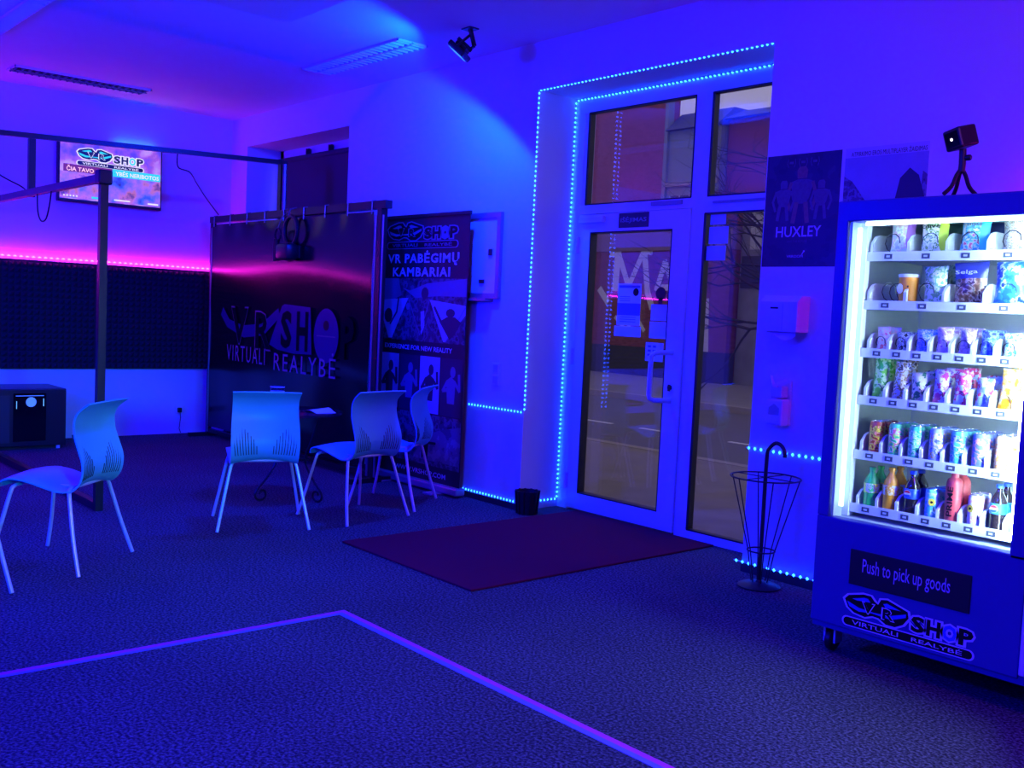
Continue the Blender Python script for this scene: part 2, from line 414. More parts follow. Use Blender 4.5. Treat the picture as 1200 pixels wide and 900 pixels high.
m_brick = brick_mat('red_brick', (.36, .09, .15), (.28, .065, .11), (.27, .11, .15), 4.4)
m_brick2 = brick_mat('dark_red_brick', (.26, .07, .09), (.20, .045, .06), (.2, .09, .11), 4.4)
m_plast = M('grey_green_render', (.30, .33, .33), .95, scale=1.2, var=.3)
m_roof = M('slate_roof', (.10, .11, .16), .8, scale=8, var=.3)
m_pane = M('dark_window_glass', (.05, .055, .08), .15)
ba = thing('brick_building', 'tall red brick building end wall across the street', 'building', (-12, 17, 0))
obj('brick_wall', MB().box(-6, 3.45, 0, .5, 0, 11), m_brick, ba)
obj('brick_band', MB().box(-6, 3.47, -.06, 0.01, 3.9, 4.0).box(3.38, 3.5, -.04, .2, 0, 11), m_plast, ba)
bb = thing('rendered_building', 'grey green rendered building beside the brick end wall', 'building', (-7.6, 17.05, 0))
obj('rendered_wall', MB().box(-.92, .9, 0, 5, 0, 6.75), m_plast, bb)
obj('roof', MB().prism([(-.2, 6.75), (5.0, 6.75), (5.0, 7.4), (.5, 7.3)], 'x', -.92, .92), m_roof, bb)
for wx, wz in ((.15, 5.5), (.15, 3.9), (-.75, 3.9)):
    f = obj('window', MB().box(wx, wx+.7, -.05, .02, wz, wz+1.05), M('old_window_frame', (.42, .40, .42), .7), bb)
    obj('pane', MB().box(wx+.06, wx+.34, -.06, -.045, wz+.06, wz+1.04).box(wx+.40, wx+.69, -.06, -.045, wz+.06, wz+1.04), m_pane, f)
obj('cornice', MB().box(-.92, .9, -.08,   .02, 5.2, 5.32), M('yellow_render', (.36, .34, .22), .9), bb)
bc = thing('brick_house', 'dark red brick house behind the bare tree across the street', 'building', (-3.45, 17.3, 0))
obj('brick_wall', MB().box(-3.2, 12, 0, 5, 0, 6.9), M('brick_house_red', (.30, .07, .08), .9, scale=30, var=.35), bc)
obj('roof', MB().prism([(-.25, 6.9), (5.0, 6.9), (5.0, 7.2), (.6, 7.25)], 'x', -3.2, 12.2), m_roof, bc)
for wx in (.6, 4.0):
    f = obj('window', MB().box(wx, wx+1.0, -.05, .02, 4.6, 6.2), MATS['old_window_frame'], bc)
    obj('pane', MB().box(wx+.07, wx+.93, -.06, -.045, 4.67, 6.13), m_pane, f)
gw = thing('graffiti_wall', 'low dark red brick wall with white spray painted letters', 'wall', (-7.6, 14.5, 0))
obj('brick_wall', MB().box(-4, 3.4, 0, .35, 0.0, 3.25), m_brick2, gw)
obj('plaster_band', MB().box(-4, 3.42, -.03, .36, 3.2, 3.75), M('purple_grey_plaster', (.30, .16, .36), .9, scale=3, var=.3), gw)
obj('wall_foot', MB().box(-4, 3.43, -.05, .3, .015, .75), M('dark_grey_wall_foot', (.07, .065, .075), .95, scale=3, var=.5), gw)
m_spray = M('white_spray_paint', (.80, .72, .70), .9, scale=25, var=.45)
G = Board((0, 0, 0), (1, 0, 0), (0, 0, 1), start=.004)
GM = [([(-.02, 2.8), (.18, 2.8), (.14, 1.55)], .17), ([(.18, 2.82), (.52, 1.75)], .13), ([(.60, 1.75), (.98, 2.85), (1.2, 2.8)], .12), ([(1.0, 2.8), (1.15, 1.45), (1.30, .95)], .14),
      ([(1.42, 1.55), (1.62, 2.45), (1.95, 1.5)], .12), ([(1.42, 1.6), (1.95, 1.62)], .12), ([(2.3, 2.3), (2.6, 1.75)], .16), ([(2.72, 2.4), (2.45, 1.5)], .14),
      ([(2.45, 1.35), (2.30, .9), (2.55, .55), (2.85, .62)], .17), ([(2.82, 1.2), (2.88, .75)], .15), ([(-.35, 1.5), (-.1, 1.1)], .14), ([(.2, .55), (.55, .1)], .08), ([(.5, .6), (.7, .12)], .08), ([(.85, .6), (1.1, .15)], .08)]
for pts, lw in GM: G.line([(a*1.12-.43, 3.17-(2.8-b)*.75 if b > 1 or a < 2 else b) for a, b in pts], lw*1.3, m_spray, 1)
G.done('graffiti_lettering', gw)
sh = thing('grey_shed', 'grey plastered shed with a dark square opening beyond the side window', 'shed', (-1.6, 14.8, 0))
obj('shed_wall', MB().box(-2.55, 4, 0, 2, .015, 4.3), M('shed_plaster', (.30, .28, .31), .95, scale=2.5, var=.55), sh)
obj('dark_opening', MB().box(-2.5, -1.2, -.03, .01, 2.3, 3.05), M('dark_opening_board', (.05, .045, .065), .9), sh)
obj('pale_patch', MB().box(-2.3, -1.85, -.02, .01, 3.2, 4.1).box(-1.75, -.4, -.02, .01, 3.15, 3.6), M('flaking_whitewash', (.62, .60, .58), .95, scale=9, var=.5), sh)
# bare tree
tr = thing('bare_tree', 'leafless dark tree with thin branches across the street', 'tree', (.55, 12.2, 0))
trunk = MB(); twigs = MB(); rnd = random.Random(4)
def grow(p, d, ln, r, depth):
    pts = [p]; q = Vector(p); dd = Vector(d)
    for i in range(4):
        dd = (dd+Vector((rnd.uniform(-.22, .22), rnd.uniform(-.2, .2), rnd.uniform(-.12, .14)))).normalized()
        q = q+dd*ln/4; pts.append(q.copy())
    (trunk if depth < 2 else twigs).tube(pts, r, 6 if depth < 2 else 4, radii=[r*(1-.13*i) for i in range(5)])
    if depth >= 5: return
    for k in range(3 if depth < 4 else 2):
        s = pts[rnd.choice((2, 3, 4, 4))]
        nd = (dd+Vector((rnd.uniform(-1.1, .8), rnd.uniform(-.7, .7), rnd.uniform(-.6, .7)))).normalized()
        grow(s, nd, ln*rnd.uniform(.55, .8), r*.52, depth+1)
grow(Vector((0, 0, .0)), Vector((-.04, 0, 1)), 2.3, .15, 0)
for zz, dx, dz in ((1.7, -1, .45), (2.0, -1, .15), (2.2, -.8, .7), (1.9, -.9, -.25), (2.2, -.5, 1)):
    grow(Vector((-.05, 0, zz)), Vector((dx, rnd.uniform(-.3, .3), dz)).normalized(), 2.2, .06, 1)
m_bark = M('dark_bark', (.035, .03, .035), .9, scale=20)
obj('trunk', trunk, m_bark, tr, True); obj('twigs', twigs, m_bark, tr, True, kind='stuff')

# ------------------------------------------------------------------ LED strips
def led_strip(name, label, paths, pitch, mat, nrm, r=.009, tip=.9):
    """paths: list of polylines; nrm: matching list of the way each polyline's lamps face"""
    t = thing(name, label, 'led strip', paths[0][0]); o = Vector(paths[0][0])
    tape = MB(); beads = MB()
    for pl, n in zip(paths, nrm):
        n = Vector(n).normalized()
        for a, b in zip(pl, pl[1:]):
            a = Vector(a)-o; b = Vector(b)-o; d = (b-a); L = d.length; d.normalize()
            s = d.cross(n).normalized()
            vs = [p+s*sx*.0045+n*h for p in (a, b) for sx, h in ((-1, .0005), (1, .0005), (1, .0025), (-1, .0025))]
            tape.add(vs, [(3, 2, 1, 0), (4, 5, 6, 7), (0, 1, 5, 4), (1, 2, 6, 5), (2, 3, 7, 6), (3, 0, 4, 7)])
            k = max(1, int(L/pitch))
            for i in range(k):
                c = a+d*(i+.5)*L/k+n*.004
                q = [c+d*r+s*r*0, c+s*r, c-d*r, c-s*r]
                tp = c+n*r*tip; lo = c-n*.002
                beads.add([*q, tp, lo], [(0, 1, 4), (1, 2, 4), (2, 3, 4), (3, 0, 4), (1, 0, 5), (2, 1, 5), (3, 2, 5), (0, 3, 5)])
    obj('tape', tape, m_blade, t); obj('lamp_beads', beads, mat, t, kind='stuff')
    return t
NI = (0, -1, 0)
led_strip('led_strip', 'blue LED strip around the outer edge of the door recess, waist high on the left', [[(4.30, 0, .729), (4.95, 0, .729)], [(4.955, .006, .735), (4.955, .006, 3.055)], [(4.96, .006, 3.06), (6.95, .006, 3.06)]], .0345, m_ledb, [NI, (1, -.25, 0), (0, -.25, -1)])
led_strip('led_strip', 'blue LED strip along the skirting and up the inner left corner of the door recess',
          [[(4.27, 0, .058), (4.945, 0, .058)], [(4.955, .05, .058), (4.955, .378, .058), (4.955, .378, 3.045)], [(4.96, .385, 3.052), (6.945, .385, 3.052)]], .0345, m_ledb, [NI, (1, 0, 0), (0, -.5, -1)])
led_strip('led_strip', 'waist high blue LED strip on the wall between side window and vending machine', [[(6.93, 0, .731), (7.99, 0, .731)]], .042, m_ledb, [NI], .010)
led_strip('led_strip', 'blue LED strip just above the skirting behind the umbrella stand', [[(6.90, -.012, .058), (7.99, -.012, .058)]], .042, m_ledb, [NI], .010)
led_strip('led_strip', 'blue LED strip hidden on the right reveal of the door recess', [[(6.952, .03, .73), (6.952, .03, 3.04)]], .05, m_ledb, [(-1, 0, 0)])
led_strip('led_strip', 'magenta LED strip above the foam panel on the far end wall', [[(0.019, -7.5, 1.772), (.019, -.06, 1.772)], [(.012, -.05, 1.775), (.012, -.05, 1.84)]], .055, m_ledm, [(.0, 0, 1), (1, 0, 0)], .021, .6)
led_strip('led_strip', 'magenta LED strip on the wall behind the top of the vending machine', [[(8.46, -.035, 2.05), (12.5, -.035, 2.05)], [(8.46, -.02, 1.0), (8.46, -.02, 2.03)]], .05, m_ledm2, [(0, -.35, 1), (-1, -.1, 0)], .012)

# ------------------------------------------------------------------ far end wall: foam, TV, cabinet, socket
fo = thing('acoustic_foam', 'dark studded acoustic foam panel low on the far end wall', 'foam panel', (0, -3.5, .70))
m_foam = M('charcoal_foam', (.02, .02, .026), .95, scale=60, var=.3, bump=.2)
obj('foam_backing', MB().box(0.001, .03, -3.0, 3.44, 0, 1.05), m_foam, fo)
fb = MB(); stp = .0575
for i in range(int(6.44/stp)):
    for j in range(int(1.05/stp)):
        a = -3.0+i*stp; b = j*stp; e = .004
        fb.add([(.03, a+e, b+e), (.03, a+stp-e, b+e), (.03, a+stp-e, b+stp-e), (.03, a+e, b+stp-e), (.062, a+stp/2, b+stp/2)], [(0, 1, 4), (1, 2, 4), (2, 3, 4), (3, 0, 4)])
obj('foam_studs', fb, m_foam, fo, kind='stuff')

tv = thing('television', 'wall mounted television showing a pink shop advert', 'television', (.06, -1.31, 2.36))
obj('tv_body', MB().bbox(-.05, .02, -.51, .51, -.02, .60, .008), m_dark, tv)
obj('wall_mount', MB().box(-.06, -.05, -.2, .2, .15, .4), m_dark, tv)
obj('added_glow_strip', MB().box(-.045, -.02, .05, .46, .600, .604), M('added_cyan_glow', (.1, .3, .6), .4, emis=(.01, .22, 1), es=14), tv)  # added glowing strip imitating the cyan glare above the television
B = Board((.021, -.495, .0), (0, 1, 0), (0, 0, 1), start=.0005)
E_ = lambda n, c, s: M(n, (0.02, .02, .02), .4, emis=c, es=s, var=0)
e_bg = ramp_mat('screen_pink_picture', [(.05, .04, .25), (.16, .09, .45), (.50, .15, .32), (.80, .48, .52), (.35, .05, .15)], 5, .3, 6, emis=.62, const=False, lo=.25, hi=.75)
e_sea = ramp_mat('screen_beach_picture', [(.03, .03, .16), (.07, .15, .55), (.36, .18, .52), (.60, .20, .24), (.06, .03, .12)], 7, .3, 7, emis=.75, const=False, lo=.3, hi=.72)
B.rect(0, .01, .99, .585, e_bg, 0); B.rect(0, .02, .99, .27, e_sea, 1)
e_dk = E_('screen_black', (.004, .006, .02), 1); e_cy = E_('screen_cyan', (.03, .62, .78), 1.1); e_wh = E_('screen_white', (.9, .85, 1), 1.); e_pk = E_('screen_pink', (1, .55, .62), 1.2)
logo(B, .16, .345, .66, e_wh, e_dk, e_cy, e_dk, l=2, h=.175)
B.text('ČIA TAVO GALIM',   .06, .28, .50, .335, e_pk, 3, .02); B.text('YBĖS NERIBOTOS', .53, .283, .97, .338, e_wh, 3, .02)
B.rect(.5, .272, .985, .345, e_cy, 2); B.rect(.03, .272, .5, .345, E_('screen_plum', (.16, .02, .12), 1), 2)
for i in range(5): B.disc(.04+i*.03, .04, .009, .009, e_wh, 3, 8)
B.rect(.30, .03, .46, .05, e_cy, 3); B.rect(.52, .035, .68, .048, e_wh, 3); B.rect(.86, .03, .97, .045, e_wh, 3)
B.done('screen_picture', tv, 'glowing screen with advert')

cb = thing('low_cabinet', 'low black cabinet with glowing glass front under the foam panel', 'cabinet', (.38, -2.5, 0))
obj('cabinet_body', MB().bbox(-.28, .28, -.9, .61, .03, .56, .008), M('black_lacquer', (.014, .014, .02), .3), cb)
obj('cabinet_plinth', MB().box(-.25, .25, -.87, .58, 0.0, .035), m_dark, cb)
wn = obj('glass_front', MB().box(.28, .284, .15, .43, .08, .52), M('smoked_glass', (.004, .004, .006), .06), cb)
obj('lit_fan', MB().lathe([(.035, .284), (.045, .288), (.03, .289)], (0, .30, .44), 14, axis='x').box(.284, .287, .17, .41, .495, .5), M('blue_fan_light', (.02, .05, .4), .4, emis=(.06, .2, 1), es=1.2), wn)
obj('lit_strip', MB().box(.284, .287, .175, .18, .38, .45), M('cyan_case_light', (.1, .3, .4), .4, emis=(.2, .7, .8), es=.8), wn)
obj('lit_strip', MB().box(.284, .287, .405, .411, .40, .47), M('cyan_case_light', (.1, .3, .4), .4, emis=(.2, .7, .8), es=.8), wn)
obj('side_panel', MB().box(.28, .286, -.85, .12, .07, .5), M('grey_cabinet_front', (.03, .03, .04), .4), cb)
obj('foot_lamp', MB().box(.255, .27, .53, .56, .0, .06), M('pale_foot', (.5, .5, .6), .4), cb)

def socket(label, loc, axis, two=1, cat='wall socket'):
    t = thing('wall_socket', label, cat, loc)
    for i in range(two):
        mb = MB()
        if axis == 'x': mb.bbox(0, .012, -.042, .042, -.042-.085*i, .042-.085*i, .004); h = MB().lathe([(.022, .0121), (.020, .0123), (.018, .0125)], (0, 0, -.085*i), 14, axis='x')
        else: mb.bbox(-.042, .042, -.012, 0, -.042-.085*i, .042-.085*i, .004); h = MB().bbox(-.025, .025, -.016, -.012, -.028-.085*i, .028-.085*i, .002)
        obj('face_plate', mb, m_white, t); obj('socket_well' if axis == 'x' else 'rocker', h, M('grey_switch', (.45, .45, .5), .5), t)
    return t
so = socket('small socket with a plugged in lead on the far end wall near the corner', (.0, -.534, .26), 'x')
obj('plug', MB().bbox(.012, .05, -.02, .02, -.03, .02, .006).tube([(.04, 0, -.02), (.05, .005, -.08), (.03, .0, -.2), (.02, .02, -.25)], .004, 6), m_dark, so)
socket('white double light switch on the wall beside the roll-up banner', (4.63, 0, 1.03), 'y', 2, 'light switch')

# ------------------------------------------------------------------ steel rig
rig = thing('steel_frame_rig', 'dark square tube frame with a pole in front of the television', 'frame rig', (3.6, -2.583, 0))
P0 = Vector((3.6, -2.583, 0)); L_ = lambda a: Vector(a)-P0
obj('pole', MB().sqtube((0, 0, .0), (0, 0, 2.19), .05), m_steel, rig)
obj('pole_cap', MB().bbox(-.045, .045, -.045, .045, 2.17, 2.265, .01), m_steel, rig)
obj('cross_beam', MB().sqtube((-.02, 0, 2.215), (-3.595, 0, 2.215), .05), M('scuffed_steel', (.07, .07, .09), .4, .5), rig)
obj('floor_rail', MB().sqtube((-.02, 0, .03), (-2.85, 0, .03), .05), m_steel, rig)
obj('upper_beam', MB().sqtube(L_((1.75, -.31, 2.765)), L_((1.75, -5.5, 2.575)), .04), m_steel, rig)
obj('drop_post', MB().sqtube(L_((1.75, -2.52, 2.66)), L_((1.75, -2.52, 2.20)), .05), m_steel, rig)
obj('corner_post', MB().sqtube(L_((1.75, -.315, 2.78)), L_((1.75, -.315, 2.31)), .06), m_steel, rig)
obj('corner_sleeve', MB().tube([L_((1.83, -.33, 2.74)), L_((1.83, -.33, 2.31))], .022, 8), m_tube, rig)
def cable(label, pts, r=.006, name='cable'):
    # smooth the hand of points
    P = [Vector(p) for p in pts]; out = []
    for i in range(len(P)-1):
        a, b, c, d = P[max(i-1, 0)], P[i], P[i+1], P[min(i+2, len(P)-1)]
        for k in range(6):
            t = k/6; out.append(.5*((2*b)+(-a+c)*t+(2*a-5*b+4*c-d)*t*t+(-a+3*b-3*c+d)*t**3))
    out.append(P[-1]); o0 = out[0].copy()
    o = obj(name, MB().tube([p-o0 for p in out], r, 6), m_dark, None, True, loc=o0)
    return tag(o, label, 'cable')
cable('thin cable sagging from the upper beam down to the banner frame corner', [(1.73, -1.32, 2.72), (1.7, -1.30, 2.60), (1.6, -1.15, 2.58), (1.3, -.95, 2.52), (.9, -.68, 2.44), (.42, -.33, 2.335)])
cable('cable looped under the cross beam at the left of the television', [(2.55, -2.60, 2.20), (2.5, -2.6, 2.08), (2.42, -2.6, 1.99), (2.30, -2.6, 1.985), (2.22, -2.6, 2.06), (2.2, -2.6, 2.19)])
cable('cable drooping behind the drop post beneath the upper beam', [(1.74, -3.1, 2.64), (1.7, -2.9, 2.50), (1.7, -2.75, 2.36), (1.7, -2.58, 2.28), (1.72, -2.545, 2.24)])

# ------------------------------------------------------------------ big black banner on its frame
bf = thing('banner_stand', 'large black vinyl banner on a tube frame near the corner', 'banner', (1.87, -.313, 0))
obj('top_bar', MB().sqtube((-1.62, 0, 2.285), (1.69, 0, 2.285), .065), m_steel, bf)
obj('post', MB().sqtube((-1.60, 0, 0), (-1.60, 0, 2.26), .045), m_steel, bf)
obj('post', MB().sqtube((1.60, 0, 0), (1.60, 0, 2.26), .06), m_steel, bf)
obj('post_trim', MB().tube([(1.55, -.03, .05), (1.55, -.03, 2.2)], .012, 8).tube([(1.645, -.02, .05), (1.645, -.02, 2.2)], .01, 8), m_tube, bf, True)
obj('post_trim', MB().tube([(-1.565, -.028, .05), (-1.565, -.028, 2.2)], .012, 8), m_tube, bf, True)
obj('bottom_bar', MB().sqtube((-1.6, 0, .06), (1.6, 0, .06), .04), m_steel, bf)
for xx in (-1.6, 1.6):
    obj('foot', MB().sqtube((xx, -.22, .02), (xx, .28, .02), .04), m_steel, bf)
for k in range(9):
    xx = -1.5+k*.375
    obj('cable_tie', MB().tube([(xx, -.04, 2.21), (xx, -.038, 2.32), (xx, .0, 2.325)], .006, 5), m_tube, bf)
m_vinyl = M('black_glossy_vinyl', (.006, .006, .011), .17, var=.2, scale=2.0, bump=.0, spec=.38)
vy = MB(); nx, nz = 60, 46; rv = random.Random(2)
for j in range(nz+1):
    for i in range(nx+1):
        a = i/nx; b = j/nz
        yy = -.012+.006*math.sin(a*9+b*3)*(1-b)+.010*math.sin(a*23+2*b)*(1-b)**3+.004*math.sin(b*17+a*5)
        yy += .008*math.sin(a*48)*max(0, b-.9)*8
        vy.v.append((-1.55+3.08*a, yy-.02, .11+2.12*b))
for j in range(nz):
    for i in range(nx):
        k = j*(nx+1)+i; vy.f.append((k, k+1, k+nx+2, k+nx+1)); vy.mi.append(0)
obj('vinyl_sheet', vy, m_vinyl, bf, True)
B = Board((0, -.052, 0), (1, 0, 0), (0, 0, 1))
p_blue = M('print_deep_blue', (.015, .02, .13), .35, spec=.2); p_lil = M('print_lilac', (.22, .18, .27), .5); p_blk = M('print_black', (.006, .006, .01), .4, spec=.2); p_grey = M('print_grey_line', (.12, .12, .16), .5)
B.poly([(-1.20, 1.38), (-1.05, 1.26), (-.75, 1.21), (-.35, 1.24), (-.02, 1.40), (.02, 1.32), (-.30, 1.13), (-.72, 1.09), (-1.10, 1.18), (-1.25, 1.30)], p_blue, 0)
B.poly([(-.18, 1.05), (.05, 1.42), (.10, 1.44), (.58, 1.42), (.62, 1.00), (.30, .99), (-.02, 1.01)], p_blue, 0)
B.disc(.86, 1.18, .21, .24, p_blue, 0, 26); B.disc(.86, 1.27, .05, .045, p_blk, 1, 12); B.rect(.70, 1.17, 1.02, 1.18, p_grey, 1)
for c, a0, a1, z0, z1 in (('V', -1.0, -.64, 1.03, 1.38), ('R', -.47, -.16, 1.0, 1.35)):
    B.text(c, a0-.014, z0-.016, a1+.014, z1+.016, p_grey, 1, .02); B.text(c, a0, z0, a1, z1, m_vinyl, 2, .02)
B.text('S', .04, 1.03, .25, 1.38, m_vinyl, 2, .04); B.text('H', .34, 1.02, .55, 1.38, m_vinyl, 2, .04); B.text('P', 1.10, .99, 1.32, 1.36, m_vinyl, 2, .04)
B.text('VIRTUALI', -1.09, .845, -.26, 1.005, p_lil, 1, .0, 1.25); B.text('REALYBĖ', -.08, .815, 1.04, 1.035, p_lil, 1, .0, 1.25)
B.done('banner_print', bf, 'dark logo with lilac lettering')
# black headset hanging from the bar
hs = thing('vr_headset', 'black headset and controllers hanging from the top bar of the black banner', 'headset', (2.05, -.40, 2.24))
obj('strap_loop', MB().tube([(.12*math.cos(a)+.06, 0, -.13+.13*math.sin(a)) for a in [2*PI*k/18 for k in range(19)]], .02, 7), m_dark, hs, True)
obj('visor', MB().bbox(-.06, .17, -.10, .03, -.40, -.25, .035), m_dark, hs, True)
obj('face_pad', MB().bbox(-.04, .15, .03, .06, -.38, -.26, .012), m_foam, hs, True)
obj('controller', MB().tube([(-.17, -.02, -.20), (-.19, -.02, -.30), (-.17, -.02, -.40)], .03, 8).tube([(-.15+.055*math.cos(a), -.02, -.16+.055*math.sin(a)) for a in [2*PI*k/12 for k in range(13)]], .010, 6), m_dark, hs, True)
obj('hook', MB().tube([(0.0, 0, .0), (.0, .02, .07), (.0, .085, .085)], .008, 6).tube([(-.15, -.02, -.1), (-.12, 0, 0), (-.1, .085, .085)], .005, 5), m_tube, hs, True)

# ------------------------------------------------------------------ whiteboard and roll-up banner
wb = thing('whiteboard', 'white wall board in a thin frame partly behind the roll-up banner', 'whiteboard', (3.9, 0, 1.88))
obj('board_face', MB().box(-.78, .70, -.018, -.002, -.29, .29), M('whiteboard_face', (.85, .85, .88), .2, var=.02), wb)
m_alu = M('grey_aluminium', (.3, .3, .36), .4, .6)
for nm, bx in (('frame_rail', (-.80, .735, -.03, 0, .285, .325)), ('frame_rail', (-.80, .735, -.03, 0, -.325, -.285)), ('frame_rail', (-.80, -.76, -.03, 0, -.285, .285)), ('frame_rail', (.695, .735, -.03, 0, -.285, .285))):
    obj(nm, MB().box(*bx), m_alu, wb)
obj('magnet', MB().bbox(.60, .64, -.03, -.018, -.0, .05, .004), m_dark, wb); obj('magnet', MB().bbox(.50, .56, -.03, -.018, -.21, -.18, .004), m_dark, wb)
obj('pen_tray', MB().box(.1, .65, -.08, 0, -.345, -.325), m_alu, wb)

ru = thing('rollup_banner', 'tall dark roll-up banner with game pictures beside the whiteboard', 'banner', (3.785, -.1, 0))
obj('banner_sheet', MB().box(-.575, .575, -.002, .002, .06, 2.20), M('banner_black', (.012, .012, .02), .5), ru)
obj('base_case', MB().bbox(-.59, .59, -.05, .05, .015, .075, .012), M('silver_base', (.35, .35, .42), .35, .5), ru)
for xx in (-.35, .35):
    obj('base_foot', MB().bbox(xx-.06, xx+.06, -.14, .08, 0, .016, .004), M('silver_base', (.35, .35, .42), .35, .5), ru)
obj('top_rail', MB().bbox(-.58, .58, -.012, .012, 2.19, 2.22, .004), m_steel, ru)
B = Board((0, -.003, 0), (1, 0, 0), (0, 0, 1))
p_sky = M('print_sky_blue', (.34, .37, .60), .5); p_mid = M('print_mid_blue', (.13, .14, .28), .5); p_txt = M('print_white', (.5, .54, .68), .5); p_dk = M('print_navy', (.022, .022, .05), .5)
p_tex = ramp_mat('print_dark_scene', [(.01, .01, .02), (.035, .04, .07), (.08, .09, .15), (.02, .02, .04)], 14, .5, 5)
logo(B, -.53, 1.945, .98, p_mid, p_blk, p_mid, p_blk, l=1, h=.215)
B.text('VR PABĖGIMŲ', -.52, 1.805, .46, 1.925, p_txt, 1, .03, 1.12); B.text('KAMBARIAI', -.44, 1.715, .35, 1.79, p_txt, 1, .03, 1.15)
B.rect(-.572, 1.19, .572, 1.70, p_tex, 0)
B.poly([(-.57, 1.47), (-.57, 1.70), (-.35, 1.70), (-.30, 1.56)], p_mid, 1)
B.poly([(-.28, 1.62), (-.18, 1.60), (.05, 1.66), (.57, 1.70), (.57, 1.56), (.2, 1.56), (-.1, 1.54)], p_mid, 1)
B.poly([(-.57, 1.52), (-.20, 1.54), (-.42, 1.20), (-.47, 1.20), (-.57, 1.38)], p_sky, 2)
B.poly([(.10, 1.53), (.57, 1.49), (.57, 1.42), (.33, 1.20), (.30, 1.20)], p_sky, 2)
B.poly([(-.02, 1.43), (.03, 1.44), (.04, 1.32), (0, 1.24)], p_sky, 2)
B.line([(-.20, 1.54), (-.02, 1.24), (.10, 1.53)], .008, p_mid, 3); B.line([(.33, 1.2), (.57, 1.48)], .008, p_mid, 3)
B.disc(-.48, 1.39, .06, .06, p_dk, 3, 12); B.line([(-.45, 1.32), (-.36, 1.42), (-.34, 1.53)], .018, p_dk, 3)
B.disc(.38, 1.43, .06, .035, p_dk, 3, 10); B.poly([(.24, 1.36), (.34, 1.40), (.44, 1.40), (.52, 1.36), (.44, 1.26), (.38, 1.22), (.30, 1.30)], p_dk, 3); B.line([(.26, 1.36), (.17, 1.47)], .025, p_dk, 3)
B.disc(.03, 1.58, .05, .05, p_dk, 2, 10); B.disc(-.20, 1.47, .03, .03, p_mid, 2, 10)
B.text('EXPERIENCE FOR NEW REALITY', -.52, 1.115, .42, 1.155, p_txt, 1, .02)
cols = [p_sky, p_dk, p_sky, p_dk]
for i in range(4):
    a0 = -.572+.286*i; B.rect(a0, .62, a0+.27, 1.075, cols[i], 0)
    fg = p_dk if i % 2 == 0 else p_mid; cx = a0+.135
    B.disc(cx+.02, .97, .035, .045, fg, 1, 12); B.poly([(cx-.06, .90), (cx, .935), (cx+.06, .90), (cx+.05, .72), (cx-.04, .72)], fg, 1)
    B.line([(cx-.05, .89), (cx-.10, .82), (cx-.02, .83)], .03, fg, 1); B.line([(cx+.05, .89), (cx+.11, .83), (cx+.10, .95)], .03, fg, 1)
B.rect(-.572, .20, .572, .61, p_tex, 0); B.poly([(-.05, .24), (.572, .24), (.572, .55), (.3, .5), (.1, .42)], ramp_mat('print_fog', [(.05, .06, .10), (.10, .11, .18), (.16, .17, .26)], 9, .5, 4), 1)
B.disc(.11, .43, .022, .03, p_blk, 2, 10); B.poly([(.06, .40), (.16, .40), (.15, .24), (.12, .3), (.07, .24)], p_blk, 2); B.line([(.13, .38), (.25, .385)], .02, p_blk, 2)
B.text('WWW.VRSHOP.COM', -.30, .115, .40, .155, p_txt, 1, .01)
B.done('banner_print', ru, 'printed pictures and pale blue lettering')

# ------------------------------------------------------------------ ceiling louvre lights and the flood lamp
def louvre(label, c, L, Wd, along, n, slat=m_white):
    t = thing('ceiling_light', label, 'ceiling light', c, 0 if along == 'x' else PI/2, 'unlit louvred ceiling lights')
    obj('housing', MB().box(-L/2, L/2, -Wd/2, -Wd/2+.012, -.016, 0).box(-L/2, L/2, Wd/2-.012, Wd/2, -.016, 0).box(-L/2, -L/2+.012, -Wd/2, Wd/2, -.016, 0).box(L/2-.012, L/2, -Wd/2, Wd/2, -.016, 0), m_white, t)
    obj('gap_shade_plate', MB().box(-L/2+.012, L/2-.012, -Wd/2+.012, Wd/2-.012, -.004, 0), m_dark, t)  # dark plate; shade between the slats is put into its colour
    sl0 = None
    for k in range(n):
        x = -L/2+L*(k+.5)/n
        if sl0 is None:
            sl0 = obj('louvre_slat', MB().prism([(-.004, -.020), (.004, -.020), (.013, -.006), (-.013, -.006)], 'y', -Wd/2+.006, Wd/2-.006), slat, t); sl0.location = (x, 0, 0)
        else:
            d = sl0.copy(); COL.objects.link(d); d.location = (x, 0, 0)
    obj('spine', MB().box(-L/2, L/2, -.010, .010, -.021, -.006), slat, t)
    return t
m_slat = M('white_slat', (.9, .9, .93), .4)
louvre('louvred ceiling light lit bright blue beside the flood lamp', (3.52, -.60, 3.4), 1.40, .27, 'x', 20, m_slat)
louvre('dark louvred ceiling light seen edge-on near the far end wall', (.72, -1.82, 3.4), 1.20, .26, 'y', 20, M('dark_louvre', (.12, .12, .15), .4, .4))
louvre('pale louvred ceiling light at the top left corner', (2.62, -2.93, 3.4), 1.40, .28, 'x', 20, m_slat)

